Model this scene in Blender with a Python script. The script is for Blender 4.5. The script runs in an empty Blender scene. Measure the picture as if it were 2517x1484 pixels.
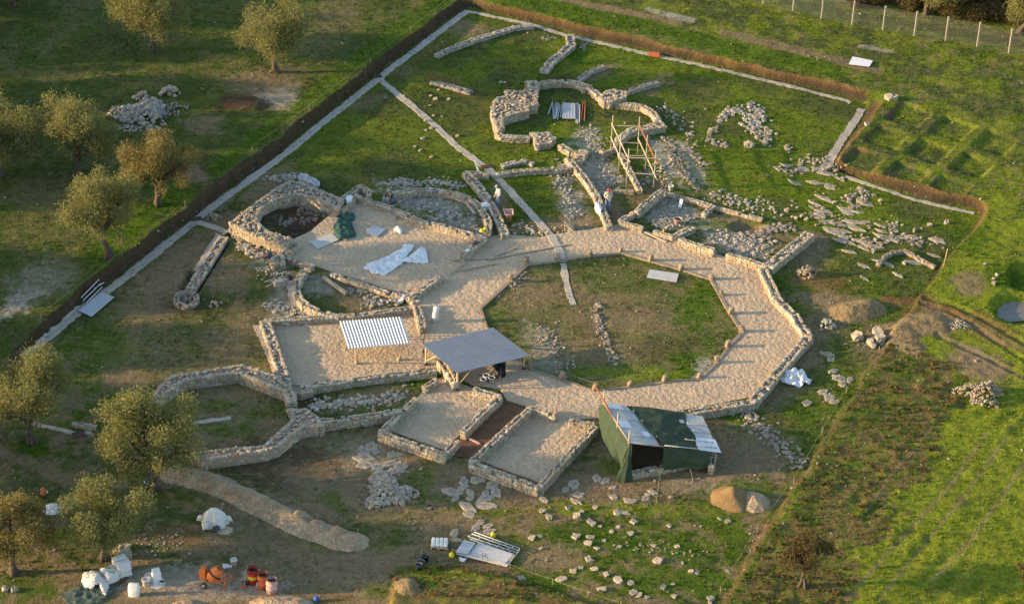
import bpy, bmesh, math, random
import numpy as np
from mathutils import Vector, Matrix, geometry
rnd = random.Random(7)
RNG = np.random.default_rng(7)
scene = bpy.context.scene
col = scene.collection

# ------------------------------------------------------------------ camera
VW, VH = 2517.0, 1484.0            # size of the survey grid the site was measured in
FPX, PITCH, ROLL, DIST = 5838.0, math.radians(31), math.radians(2.5), 152.0
cp, sp = math.cos(PITCH), math.sin(PITCH)
CAM = np.array([0.0, -DIST*cp, DIST*sp])
FW = np.array([0.0, cp, -sp]); R0 = np.array([1.0, 0, 0]); U0 = np.array([0.0, sp, cp])
RT = R0*math.cos(ROLL) + U0*math.sin(ROLL)
UP = -R0*math.sin(ROLL) + U0*math.cos(ROLL)
cam = bpy.data.cameras.new('camera'); camo = bpy.data.objects.new('camera', cam); col.objects.link(camo)
cam.sensor_width = 36.0; cam.lens = 36.0*FPX/VW; cam.clip_start = 1; cam.clip_end = 3000
camo.matrix_world = Matrix(((RT[0], UP[0], -FW[0], CAM[0]), (RT[1], UP[1], -FW[1], CAM[1]), (RT[2], UP[2], -FW[2], CAM[2]), (0, 0, 0, 1)))
scene.camera = camo

def W2(x, y, z=0.0):
    d = FW*FPX + RT*(x-VW/2) - UP*(y-VH/2)
    t = (z-CAM[2])/d[2]
    return CAM + d*t
def proj(P):
    q = P-CAM
    zz = q@FW
    return VW/2 + FPX*(q@RT)/zz, VH/2 - FPX*(q@UP)/zz

# ------------------------------------------------------------------ light
SUN_EL = math.radians(12)
sd = W2(1600, 796) - W2(1400, 800); sd /= np.linalg.norm(sd)       # the way shadows fall on the ground
sun_az = math.atan2(-sd[1], -sd[0])                                 # towards the sun
to_sun = Vector((math.cos(sun_az)*math.cos(SUN_EL), math.sin(sun_az)*math.cos(SUN_EL), math.sin(SUN_EL)))
sl = bpy.data.lights.new('sun', 'SUN'); sl.energy = 4.3; sl.angle = math.radians(0.5); sl.color = (1.0, 0.68, 0.36)
so = bpy.data.objects.new('sun', sl); col.objects.link(so)
so.rotation_euler = to_sun.to_track_quat('Z', 'Y').to_euler()
world = bpy.data.worlds.new('World'); scene.world = world; world.use_nodes = True
wn = world.node_tree.nodes; wl = world.node_tree.links
sky = wn.new('ShaderNodeTexSky'); sky.sky_type = 'NISHITA'; sky.sun_disc = False
sky.sun_elevation = SUN_EL; sky.sun_rotation = math.pi/2 - sun_az
wl.new(sky.outputs['Color'], wn['Background'].inputs['Color']); wn['Background'].inputs['Strength'].default_value = 0.15
scene.view_settings.view_transform = 'Standard'; scene.view_settings.look = 'None'
scene.view_settings.gamma = 1.0; scene.view_settings.use_curve_mapping = False
scene.view_settings.exposure = 1.4

# ------------------------------------------------------------------ helpers
def tag(o, label=None, cat=None, group=None, kind=None):
    if label: o['label'] = label
    if cat: o['category'] = cat
    if group: o['group'] = group
    if kind: o['kind'] = kind
    return o
ORIG = {}
def thing(name, loc, label, cat, group=None, rz=0.0):
    o = bpy.data.objects.new(name, None); col.objects.link(o)
    o.location = tuple(float(a) for a in loc); o.rotation_euler = (0, 0, rz); o.empty_display_size = .2; ORIG[o.name] = np.array([float(a) for a in loc])
    return tag(o, label, cat, group)

# stone template: 26 vertices
_l = [(i, j, k) for i in (-1, 0, 1) for j in (-1, 0, 1) for k in (-1, 0, 1) if (i, j, k) != (0, 0, 0)]
_ix = {p: n for n, p in enumerate(_l)}
ST = np.array(_l, float)
_n = np.abs(ST).sum(1)
ST = ST * np.where(_n == 3, .80, np.where(_n == 2, .92, 1.0))[:, None]
SF = []
for ax in range(3):
    for sgn in (-1, 1):
        o1, o2 = [(1, 2), (2, 0), (0, 1)][ax]
        for a in (-1, 0):
            for b in (-1, 0):
                q = []
                for da, db in ((0, 0), (1, 0), (1, 1), (0, 1)):
                    p = [0, 0, 0]; p[ax] = sgn; p[o1] = a+da; p[o2] = b+db
                    q.append(_ix[tuple(p)])
                SF.append(q if sgn > 0 else q[::-1])
SF = np.array(SF)

class MB:
    def __init__(s): s.v = []; s.f = []; s.n = 0; s.c = []
    def add(s, v, f, m=0, smooth=False, color=None):
        v = np.asarray(v, float).reshape(-1, 3)
        if isinstance(f, np.ndarray): blocks = [f]
        else:
            d = {}
            for q in f: d.setdefault(len(q), []).append(q)
            blocks = [np.array(x) for x in d.values()]
        for b in blocks:
            if len(b): s.f.append((b+s.n, m, smooth))
        if color is not None: s.c.append(np.asarray(color, float).reshape(-1, 4))
        s.v.append(v); s.n += len(v); return s
    def box(s, c, dims, yaw=0.0, m=0, pitch=0.0, roll=0.0):
        d = np.array(dims)/2
        v = np.array([(i, j, k) for i in (-1, 1) for j in (-1, 1) for k in (-1, 1)], float)*d
        M = np.array(Matrix.Rotation(yaw, 3, 'Z') @ Matrix.Rotation(pitch, 3, 'Y') @ Matrix.Rotation(roll, 3, 'X'))
        v = v@M.T + np.array(c, float)
        return s.add(v, [(0, 1, 3, 2), (4, 6, 7, 5), (0, 4, 5, 1), (2, 3, 7, 6), (0, 2, 6, 4), (1, 5, 7, 3)], m)
    def path(s, pts, rad, n=8, m=0, smooth=True, cap=True):
        pts = [np.array(p, float) for p in pts]
        if not hasattr(rad, '__len__'): rad = [rad]*len(pts)
        vs = []; ref = None
        for i, p in enumerate(pts):
            t = pts[min(i+1, len(pts)-1)] - pts[max(i-1, 0)]; t /= (np.linalg.norm(t)+1e-9)
            if ref is None: ref = np.array([0, 0, 1.0]) if abs(t[2]) < .9 else np.array([1.0, 0, 0])
            a = np.cross(t, ref); a /= (np.linalg.norm(a)+1e-9); b = np.cross(a, t); ref = b
            for k in range(n):
                th = 2*math.pi*k/n
                vs.append(p + rad[i]*(math.cos(th)*a + math.sin(th)*b))
        f = []
        for i in range(len(pts)-1):
            for k in range(n):
                k2 = (k+1) % n
                f.append((i*n+k, i*n+k2, (i+1)*n+k2, (i+1)*n+k))
        s.add(vs, f, m, smooth)
        if cap:
            s.f.append((np.array([list(range(n))[::-1]])+s.n-len(vs), m, False))
            s.f.append((np.array([list(range(n))])+s.n-n, m, False))
        return s
    def lathe(s, prof, c, n=20, m=0, M=None, smooth=True):
        vs = []
        for r, z in prof:
            for k in range(n):
                th = 2*math.pi*k/n; vs.append((r*math.cos(th), r*math.sin(th), z))
        f = [(i*n+k, i*n+(k+1) % n, (i+1)*n+(k+1) % n, (i+1)*n+k) for i in range(len(prof)-1) for k in range(n)]
        vs = np.array(vs)
        if M is not None: vs = vs@np.array(M).T
        return s.add(vs+np.array(c, float), f, m, smooth)
    def stones(s, C, D, yaw, jit=.085, m=0, tilt=.12):
        C = np.asarray(C, float); D = np.asarray(D, float); N = len(C)
        if N == 0: return s
        yaw = np.asarray(yaw, float)
        v = np.repeat(ST[None], N, 0) + RNG.normal(0, jit, (N, 26, 3))
        v = v*D[:, None, :]
        a = RNG.normal(0, tilt, N); b = RNG.normal(0, tilt, N)
        x, y, z = v[..., 0], v[..., 1], v[..., 2]
        z = z + x*a[:, None]*.7 + y*b[:, None]*.7
        ca, sa = np.cos(yaw)[:, None], np.sin(yaw)[:, None]
        v = np.stack([x*ca-y*sa, x*sa+y*ca, z], -1) + C[:, None, :]
        F = (SF[None] + (np.arange(N)*26)[:, None, None]).reshape(-1, 4)
        return s.add(v.reshape(-1, 3), F, m)
    def grid(s, P, m=0, smooth=True, flip=False):
        nu, nv = P.shape[:2]
        i, j = np.meshgrid(np.arange(nu-1), np.arange(nv-1), indexing='ij')
        a = (i*nv+j).ravel()
        F = np.stack([a, a+nv, a+nv+1, a+1], 1)
        if flip: F = F[:, ::-1]
        return s.add(P.reshape(-1, 3), F, m, smooth)
    def build(s, name, mats, parent=None, origin=None):
        if not isinstance(mats, (list, tuple)): mats = [mats]
        V = np.concatenate(s.v)
        if origin is None:
            if parent is not None: origin = ORIG[parent.name]
            else:
                b0, b1 = V.min(0), V.max(0); origin = ((b0[0]+b1[0])/2, (b0[1]+b1[1])/2, b0[2])
        origin = np.array(tuple(origin), float)
        me = bpy.data.meshes.new(name)
        me.vertices.add(len(V)); me.vertices.foreach_set('co', (V-origin).astype(np.float32).ravel())
        tot = np.concatenate([np.full(len(b), b.shape[1]) for b, _, _ in s.f])
        loops = np.concatenate([b.ravel() for b, _, _ in s.f])
        me.loops.add(len(loops)); me.loops.foreach_set('vertex_index', loops.astype(np.int32))
        me.polygons.add(len(tot))
        st = np.concatenate([[0], np.cumsum(tot)[:-1]])
        me.polygons.foreach_set('loop_start', st.astype(np.int32))
        me.polygons.foreach_set('material_index', np.concatenate([np.full(len(b), m) for b, m, _ in s.f]).astype(np.int32))
        me.polygons.foreach_set('use_smooth', np.concatenate([np.full(len(b), sm) for b, _, sm in s.f]).astype(bool))
        if s.c:
            at = me.attributes.new('tint', 'FLOAT_COLOR', 'POINT'); at.data.foreach_set('color', np.concatenate(s.c).astype(np.float32).ravel())
        for m_ in mats: me.materials.append(m_)
        me.update(calc_edges=True); me.validate()
        o = bpy.data.objects.new(name, me); col.objects.link(o); ORIG[o.name] = origin
        if parent is not None: o.parent = parent
        else: o.location = tuple(origin)
        return o

# value noise
def vnoise(x, y, seed, per=256):
    g = np.random.default_rng(seed).random((per, per))
    xi = np.floor(x).astype(int); yi = np.floor(y).astype(int)
    fx = x-xi; fy = y-yi; fx = fx*fx*(3-2*fx); fy = fy*fy*(3-2*fy)
    a = g[xi % per, yi % per]; b = g[(xi+1) % per, yi % per]; c = g[xi % per, (yi+1) % per]; d = g[(xi+1) % per, (yi+1) % per]
    return (a*(1-fx)+b*fx)*(1-fy) + (c*(1-fx)+d*fx)*fy
def fbm(x, y, seed, sc=1.0, oct=4):
    t = 0; a = .5; n = 0
    for o in range(oct):
        t = t + a*vnoise(x*sc+13.7*o+1000, y*sc+7.3*o+1000, seed+o); n += a; a *= .55; sc *= 2.05
    return t/n
def sstep(a, b, x):
    t = np.clip((x-a)/(b-a), 0, 1); return t*t*(3-2*t)
def inpoly(px, py, poly):
    px = np.asarray(px); c = np.zeros(px.shape, bool); n = len(poly)
    for i in range(n):
        x1, y1 = poly[i][:2]; x2, y2 = poly[(i+1) % n][:2]
        if y1 == y2: continue
        k = (y1 > py) != (y2 > py)
        c ^= k & (px < (x2-x1)*(py-y1)/(y2-y1)+x1)
    return c
def dpoly(px, py, poly, closed=True):
    d = np.full(np.shape(px), 1e9); n = len(poly)
    for i in range(n if closed else n-1):
        x1, y1 = poly[i][:2]; x2, y2 = poly[(i+1) % n][:2]
        dx, dy = x2-x1, y2-y1; L = dx*dx+dy*dy+1e-12
        t = np.clip(((px-x1)*dx+(py-y1)*dy)/L, 0, 1)
        d = np.minimum(d, np.hypot(px-x1-t*dx, py-y1-t*dy))
    return d

# tile reading: survey sheets of the site, 4 x 4
TO = {0: 0, 1: 614.5, 2: 1229.0, 3: 1843.5}; TR = {0: 0, 1: 368.7, 2: 737.4, 3: 1084.6}
def T(c, r, *pts):
    q = [(TO[c]+x/3.715, TR[r]+y/3.715) for x, y in pts]
    return q if len(q) != 1 else q[0]

# ------------------------------------------------------------------ materials
def mat(name, color, rough=.9, noise=None, bump=None, island=None, metal=0.0, spec=.2, transl=0.0, attr=None):
    """noise=(scale, amount), bump=(scale, distance), island=list of colours picked per separate piece"""
    m = bpy.data.materials.new(name); m.use_nodes = True
    nt = m.node_tree; N = nt.nodes; L = nt.links
    bs = N['Principled BSDF']; bs.inputs['Roughness'].default_value = rough; bs.inputs['Metallic'].default_value = metal
    bs.inputs['Specular IOR Level'].default_value = spec
    geo = N.new('ShaderNodeNewGeometry'); tc = N.new('ShaderNodeTexCoord')
    if attr:
        a = N.new('ShaderNodeAttribute'); a.attribute_name = attr; c = a.outputs['Color']
    elif island:
        r = N.new('ShaderNodeValToRGB'); el = r.color_ramp.elements
        while len(el) < len(island): el.new(0.5)
        for i, cc in enumerate(island):
            el[i].position = i/len(island); el[i].color = (*cc, 1)
        r.color_ramp.interpolation = 'CONSTANT' if len(island) > 3 else 'LINEAR'
        L.new(geo.outputs['Random Per Island'], r.inputs['Fac']); c = r.outputs['Color']
    else:
        k = N.new('ShaderNodeRGB'); k.outputs[0].default_value = (*color, 1); c = k.outputs[0]
    if noise:
        for i, (sc, am) in enumerate(noise if isinstance(noise, list) else [noise]):
            t = N.new('ShaderNodeTexNoise'); t.inputs['Scale'].default_value = sc; t.inputs['Detail'].default_value = 5; t.inputs['Roughness'].default_value = .65
            L.new(geo.outputs['Position'], t.inputs['Vector'])
            mr = N.new('ShaderNodeMapRange'); mr.inputs['From Min'].default_value = .3; mr.inputs['From Max'].default_value = .7
            mr.inputs['To Min'].default_value = 1-am; mr.inputs['To Max'].default_value = 1+am
            L.new(t.outputs['Fac'], mr.inputs['Value'])
            mx = N.new('ShaderNodeVectorMath'); mx.operation = 'SCALE'
            L.new(c, mx.inputs[0]); L.new(mr.outputs['Result'], mx.inputs['Scale']); c = mx.outputs[0]
    L.new(c, bs.inputs['Base Color'])
    if bump:
        prev = None
        for sc, di in (bump if isinstance(bump, list) else [bump]):
            t = N.new('ShaderNodeTexNoise'); t.inputs['Scale'].default_value = sc; t.inputs['Detail'].default_value = 4
            L.new(geo.outputs['Position'], t.inputs['Vector'])
            b = N.new('ShaderNodeBump'); b.inputs['Strength'].default_value = 1; b.inputs['Distance'].default_value = di
            L.new(t.outputs['Fac'], b.inputs['Height'])
            if prev: L.new(prev, b.inputs['Normal'])
            prev = b.outputs['Normal']
        L.new(prev, bs.inputs['Normal'])
    if transl:
        tr = N.new('ShaderNodeBsdfTranslucent'); L.new(c, tr.inputs['Color'])
        ms = N.new('ShaderNodeMixShader'); ms.inputs['Fac'].default_value = transl
        L.new(bs.outputs[0], ms.inputs[1]); L.new(tr.outputs[0], ms.inputs[2])
        L.new(ms.outputs[0], N['Material Output'].inputs['Surface'])
    return m

STONE_COLS = [(.35, .31, .23), (.285, .26, .20), (.39, .345, .26), (.34, .27, .175), (.25, .235, .20), (.39, .31, .19), (.355, .32, .25), (.34, .25, .175), (.44, .40, .32), (.30, .275, .22)]
M = {}
M['stone'] = mat('limestone', None, .95, noise=(9, .28), bump=(14, .03), island=STONE_COLS)
M['rubble'] = mat('grey_rubble', None, .95, noise=(9, .25), bump=(14, .02), island=[(.29, .275, .235), (.24, .23, .205), (.35, .325, .265), (.27, .26, .235), (.33, .275, .195), (.22, .215, .195), (.38, .355, .30)])
M['pale'] = mat('pale_limestone', None, .95, noise=(7, .22), bump=(10, .03), island=[(.26, .225, .17), (.215, .19, .15), (.32, .28, .215), (.25, .20, .15)])
M['mortar'] = mat('mortar', (.25, .21, .16), .95, noise=[(5, .25), (22, .3)], bump=(18, .04))
M['pinkmortar'] = mat('pink_mortar', (.36, .25, .19), .95, noise=[(4, .25), (20, .3)], bump=(18, .04))
M['sand'] = mat('sand', (.43, .335, .225), .95, noise=[(.6, .12), (5, .16), (25, .18)], bump=[(3.6, .13), (12, .04)])
M['heap'] = mat('heaped_sand', (.36, .27, .17), .95, noise=[(1.2, .25), (5, .25), (14, .2)], bump=[(4, .20), (14, .05)])
M['gravel'] = mat('grey_gravel', (.40, .36, .30), .95, noise=[(3, .12), (30, .3)], bump=(30, .03))
M['redearth'] = mat('red_earth', (.145, .078, .045), .95, noise=[(2, .25), (14, .25)], bump=(8, .08))
M['soil'] = mat('brown_soil', (.10, .068, .042), .95, noise=[(2, .25), (14, .25)], bump=(8, .1))
M['ochre'] = mat('ochre_gravel', (.225, .15, .07), .95, noise=[(2, .15), (18, .4)], bump=(16, .09))
M['earthheap'] = mat('grassy_earth', (.20, .15, .075), .95, noise=[(1.5, .3), (8, .35), (25, .3)], bump=[(4, .15), (15, .06)])
M['wood'] = mat('pale_timber', (.50, .36, .20), .8, noise=(12, .2))
M['oldwood'] = mat('weathered_timber', (.36, .30, .22), .85, noise=(12, .25))
M['kerb'] = mat('worn_kerb_stone', (.27, .215, .15), .95, noise=[(3, .25), (12, .25)], bump=(10, .04))
M['darksand'] = mat('damp_sand', (.33, .245, .15), .95, noise=[(1.2, .2), (6, .3), (16, .2)], bump=[(4, .2), (14, .06)])
M['concrete'] = mat('concrete', (.33, .295, .245), .9, noise=(10, .25))
M['galv'] = mat('galvanised_steel', (.42, .44, .46), .5, noise=(3, .08), metal=.15, spec=.4)
M['greyroof'] = mat('grey_roofing', (.30, .31, .325), .6, noise=[(1.5, .08), (9, .08)], spec=.3)
M['whiteroof'] = mat('white_roofing', (.72, .70, .66), .6, noise=(3, .07), spec=.3)
M['board'] = mat('grey_board', (.44, .44, .42), .8, noise=[(2, .1), (10, .08)])
M['whiteboard'] = mat('white_board', (.68, .69, .70), .6, noise=(3, .06))
M['pipe'] = mat('steel_pipe', (.34, .35, .34), .55, metal=.2, noise=(6, .2))
M['rust'] = mat('rusty_pipe', (.30, .10, .05), .8, noise=(8, .2))
M['net'] = mat('green_netting', (.052, .080, .050), .9, noise=[(2, .2), (30, .2)], bump=(3, .05), transl=.25)
M['tealtarp'] = mat('teal_tarpaulin', (.03, .085, .068), .7, noise=(4, .2), bump=(4, .05))
M['greentarp'] = mat('grey_green_tarpaulin', (.075, .105, .085), .8, noise=(3, .25), bump=(3, .05))
M['plastic'] = mat('white_plastic_sheet', (.66, .68, .69), .5, noise=(3, .06), bump=(5, .05), spec=.4)
M['cloth'] = mat('white_cloth', (.60, .58, .54), .9, noise=(4, .1), bump=(6, .06))
M['greycloth'] = mat('grey_cloth', (.38, .40, .42), .9, noise=[(5, .3), (12, .2)], bump=(6, .06))
M['white'] = mat('white_plastic', (.68, .66, .63), .6, noise=(6, .1))
M['black'] = mat('black_plastic', (.02, .02, .022), .5)
M['dark'] = mat('dark_grey_plastic', (.07, .075, .085), .6)
M['blue'] = mat('blue_plastic', (.03, .10, .35), .5)
M['orange'] = mat('orange_paint', (.62, .16, .03), .5, noise=(5, .15), spec=.4)
M['red'] = mat('red_paint', (.40, .04, .03), .6, noise=(6, .25))
M['redorange'] = mat('faded_red_paint', (.45, .12, .06), .6, noise=(6, .25))
M['pink'] = mat('worn_pink_paint', (.52, .34, .30), .7, noise=[(3, .3), (9, .3)])
M['yellow'] = mat('yellow_paint', (.70, .50, .04), .6, noise=(6, .15))
M['rim'] = mat('dark_rust', (.10, .06, .04), .8, noise=(6, .3))
M['green'] = mat('green_print', (.05, .30, .14), .6)
M['rubber'] = mat('rubber', (.035, .035, .035), .8)
M['skin'] = mat('skin', (.42, .24, .16), .6)
M['denim'] = mat('denim', (.13, .18, .28), .9, noise=(10, .2))
M['greyshirt'] = mat('grey_shirt', (.42, .42, .41), .9, noise=(8, .1))
M['greenshirt'] = mat('dark_green_jacket', (.045, .07, .045), .9, noise=(8, .1))
M['redcap'] = mat('red_cap', (.42, .05, .04), .8)
M['bluecap'] = mat('grey_blue_cap', (.22, .28, .38), .8)
M['hair'] = mat('dark_hair', (.03, .022, .018), .8)
M['bark'] = mat('olive_bark', (.095, .078, .058), .95, noise=[(3, .3), (14, .3)], bump=(9, .12))
M['leaf'] = mat('olive_leaves', None, .75, island=[(.135, .14, .05), (.26, .255, .085), (.19, .19, .07)], transl=.32, spec=.15)
M['leaf2'] = mat('brownish_olive_leaves', None, .75, island=[(.14, .12, .045), (.27, .225, .07), (.20, .17, .06)], transl=.32, spec=.15)
M['dryleaf'] = mat('dry_brown_leaves', None, .8, island=[(.07, .055, .025), (.14, .105, .045), (.10, .085, .035)], transl=.3, spec=.1)
M['shrub'] = mat('dark_shrub_leaves', None, .8, island=[(.06, .05, .022), (.15, .11, .045), (.10, .085, .033)], transl=.25, spec=.1)
M['wire'] = mat('wire', (.22, .22, .20), .6)
M['rope'] = mat('yellowish_rope', (.26, .25, .12), .9)
M['water'] = mat('pond_water', (.15, .145, .125), .4, spec=.3, noise=(1.5, .15))

# ------------------------------------------------------------------ terrain
PIT_BASE = [(-150, 1060), (45, 885), (110, 822), (240, 715), (470, 535), (515, 500), (640, 412), (780, 300), (925, 180), (1010, 115), (1100, 48), (1138, 20), (1160, 18),
            (1320, 55), (1420, 88), (1600, 126), (1860, 184), (2062, 232), (2108, 250), (2135, 262), (2128, 285), (2085, 345), (2045, 405), (2060, 415), (2150, 450),
            (2260, 485), (2395, 515), (2410, 530), (2395, 550), (2320, 650), (2256, 740), (2200, 810), (2150, 885), (2080, 985), (1965, 1178), (1885, 1285), (1772, 1484),
            (1690, 1620), (-500, 1640), (-600, 1300)]
PIT_TOP = [(-150, 1020), (30, 865), (95, 800), (225, 690), (455, 512), (500, 470), (614, 385), (700, 325), (781, 264), (919, 159), (1018, 81), (1112, 3), (1135, -8), (1165, -5),
           (1229, 14), (1395, 53), (1565, 88), (1740, 137), (1905, 173), (2040, 200), (2180, 226), (2193, 234), (2166, 272), (2116, 326), (2075, 377), (2054, 401),
           (2140, 423), (2261, 449), (2355, 476), (2417, 492), (2428, 512), (2417, 532), (2382, 570), (2328, 640), (2258, 735), (2212, 802), (2160, 880), (2091, 985),
           (1977, 1178), (1897, 1288), (1784, 1484), (1702, 1620), (-500, 1640), (-620, 1300)]
def zo_v(x, y):
    x = np.asarray(x, float); y = np.asarray(y, float)
    w = np.where(x < 1135, (.85-.2*sstep(880, 1130, x))*(1-sstep(790, 930, y)), .65-.29*sstep(520, 690, y))
    return w
NEAR_BASE = [(960, 1420), (1006, 1398), (1060, 1392), (1130, 1397), (1229, 1412), (1320, 1442), (1410, 1470), (1500, 1500), (1480, 1600), (940, 1600)]
baseW = [W2(x, y, 0)[:2] for x, y in PIT_BASE]
topW = [W2(x, y, float(zo_v(x, y)))[:2] for x, y in PIT_TOP]
nearW = [W2(x, y, 0)[:2] for x, y in NEAR_BASE]
SQ_O, SQ_A, SQ_B = np.array((2318., 277.)), np.array((106., 34.)), np.array((-57., 56.))
def H_of(X, Y):
    """ground height (metres)"""
    sh = X.shape; Pz = np.stack([X, Y, np.zeros_like(X)], -1)
    vx, vy = proj(Pz)
    n1 = fbm(X, Y, 11, .35, 4)-.5; n2 = fbm(X, Y, 12, 1.6, 3)-.5
    zo = zo_v(vx, vy-18)
    jx = X + .6*(fbm(X, Y, 21, .45, 3)-.5); jy = Y + .6*(fbm(X, Y, 22, .45, 3)-.5)
    ib = inpoly(jx, jy, baseW); it = inpoly(jx, jy, topW)
    db = np.where(ib, 0, dpoly(jx, jy, baseW)); dt = np.where(it, dpoly(jx, jy, topW), 0)
    t = db/(db+dt+1e-6)
    t = np.clip(t*1.15, 0, 1)**.8
    h = zo*t + n1*np.where(ib, .14, np.where(vx > 1135, .13, .24)) + n2*np.where(ib, .05, .07)
    bank = (t > .02) & (t < .98)
    # near field, a little higher
    inn = inpoly(jx, jy, nearW); dn = dpoly(X, Y, nearW)
    h = h + np.where(inn, .28*sstep(0, .35, dn), 0)
    h = np.where(inn | ((~it) & (vx > 1750) & (vy > 560)), h + .09*(fbm(X, Y, 31, 2.2, 3)-.5), h)
    # furrows / wheel ruts in the right field
    u = (X*.80 - Y*.60)
    fur = (~it) & (vx > 1900) & (vy > 900)
    h = np.where(fur, h + .05*np.sin(u*2*math.pi/1.3 + 3*n1)*sstep(.45, .6, fbm(X*.8+Y*.6, u*.15, 33, .3, 2)), h)
    # row of test squares
    q = np.stack([vx, vy-22], -1) - SQ_O
    det = SQ_A[0]*SQ_B[1]-SQ_A[1]*SQ_B[0]
    a = (q[..., 0]*SQ_B[1]-q[..., 1]*SQ_B[0])/det; b = (SQ_A[0]*q[..., 1]-SQ_A[1]*q[..., 0])/det
    fa = np.abs((a % 1)-.40); fb_ = np.abs((b % 1)-.40)
    sq = np.clip((.40-fa)/.09, 0, 1)*np.clip((.40-fb_)/.09, 0, 1)*((a > -1.05) & (a < 1.85) & (b > -.02) & (b < 2.9))
    h = h - .20*sq*(~it)
    # dug places: (centre, radii, depth)
    for cx, cy, rx, ry, dep in [(2500, 768, 70, 42, .5), (2514, 692, 42, 36, .5), (735, 545, 75, 48, .5), (1835, 557, 45, 16, .35), (605, 283, 52, 20, -.18)]:
        r = np.hypot((vx-cx)/rx, (vy-cy)/ry)
        h = h - dep*(1-sstep(.55, 1.10, r))
    # trenches each side of the long western wall
    for p0, p1, wd, dep in [((563, 582), (482, 712), 8, .55), ((470, 672), (448, 705), 8, .4)]:
        d = dpoly(vx, vy, [p0, p1], False); h = h - dep*(1-sstep(wd*.6, wd, d))
    # ruts of the track at the right
    for pts in [[(2270, 745), (2340, 760), (2420, 800), (2530, 862)], [(2262, 756), (2330, 775), (2410, 825), (2530, 905)], [(2300, 835), (2400, 880), (2520, 940)]]:
        d = dpoly(vx, vy, pts, False); h = h - .07*(1-sstep(2, 8, d)) + .03*np.exp(-((d-9)/3)**2)
    return h, bank, vx, vy, n1, n2

def axis(lo, hi, st, far):
    a = list(np.arange(lo, hi, st)); s = st; x = lo; left = []
    while x > -far: s *= 1.35; x -= s; left.append(x)
    s = st; x = a[-1]; right = []
    while x < far: s *= 1.35; x += s; right.append(x)
    return np.array(left[::-1]+a+right)
GX = axis(-46, 46, .12, 700); GY = axis(-31, 60, .12, 900)
XX, YY = np.meshgrid(GX, GY, indexing='ij')
HH, BANK, VX, VY, N1, N2 = H_of(XX, YY)
inner = (np.abs(XX) < 60) & (YY > -45) & (YY < 75)
HH = np.where(inner, HH, .6)

def Hs(x, y):
    x = np.asarray(x, float); y = np.asarray(y, float)
    i = np.clip(np.searchsorted(GX, x)-1, 0, len(GX)-2); j = np.clip(np.searchsorted(GY, y)-1, 0, len(GY)-2)
    fx = (x-GX[i])/(GX[i+1]-GX[i]); fy = (y-GY[j])/(GY[j+1]-GY[j])
    return (HH[i, j]*(1-fx)+HH[i+1, j]*fx)*(1-fy) + (HH[i, j+1]*(1-fx)+HH[i+1, j+1]*fx)*fy
def G(x, y, up=0.0):
    """ground point where the survey line x, y meets the terrain"""
    z = 0.3
    for _ in range(8): 
        p = W2(x, y, z); z = .5*z+.5*float(Hs(p[0], p[1]))
    p = W2(x, y, z); return np.array([p[0], p[1], float(Hs(p[0], p[1]))+up])

# ground cover: what grows or lies where
C = {'lush': (.063, .111, .010), 'dull': (.075, .092, .026), 'yel': (.158, .195, .017), 'dirt': (.195, .145, .085), 'dark': (.070, .048, .030), 'pale': (.36, .295, .215),
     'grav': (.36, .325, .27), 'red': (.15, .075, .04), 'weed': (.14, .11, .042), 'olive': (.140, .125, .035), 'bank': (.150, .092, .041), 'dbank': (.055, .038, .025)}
C = {k: np.array(v) for k, v in C.items()}
def lerp(a, b, t): return a*(1-t[..., None]) + b*t[..., None]
nA = fbm(XX, YY, 41, .22, 4); nB = fbm(XX, YY, 42, .7, 4); nC = fbm(XX, YY, 43, 2.0, 4); nD = fbm(XX, YY, 44, 5.0, 2)
def cov(f, lo, hi): return sstep(lo, hi, f)
base = lerp(np.broadcast_to(C['dull'], XX.shape+(3,)), C['lush'], cov(nA*.6+nB*.4, .40, .58))
base = lerp(base, C['olive'], cov(nB*.5+nC*.5, .50, .66)*.55)
LUSH = np.full(XX.shape, .75)
base = lerp(base, C['dull']*.9, ((VX < 1135) & (VY < 900))*.55)  # west ground pulled darker, shade of the grove put into its colour
def blob(x, y, rx, ry, key, s=1.0, ang=0.0, edge=.45, ragged=.8, soft=None):
    global base, LUSH
    a = math.radians(ang); dx, dy = VX-x, VY-y
    u = (dx*math.cos(a)+dy*math.sin(a))/rx; v = (-dx*math.sin(a)+dy*math.cos(a))/ry
    r = np.hypot(u, v) + ragged*((nB-.5)*1.3+(nC-.5)*1.3+(nD-.5)*.9)
    k = (1-sstep(1-edge, 1+edge*.4, r))*s
    base = lerp(base, C[key], k)
    g = .9 if key in ('lush', 'yel') else (.45 if key in ('olive', 'weed', 'dull') else .06)
    LUSH = LUSH*(1-k)+g*k
def strip(pts, w, key, s=1.0, ragged=.5):
    global base, LUSH
    d = dpoly(VX, VY, pts, False)/w + ragged*((nB-.5)+(nC-.5))
    k = (1-sstep(.5, 1.1, d))*s
    base = lerp(base, C[key], k); LUSH = LUSH*(1-k)+(.9 if key in ('lush', 'yel') else .1)*k
def region(mask, key, s, f, lo, hi):
    global base, LUSH
    k = np.where(mask, cov(f, lo, hi)*s, 0)
    base = lerp(base, C[key], k)
    g = .9 if key in ('lush', 'yel') else .25
    LUSH = LUSH*(1-k)+g*k
IT = inpoly(XX, YY, topW); NF = inpoly(XX, YY, nearW)
rightf = (~IT) & (VX > 1750) & (VY > 560)
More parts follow.
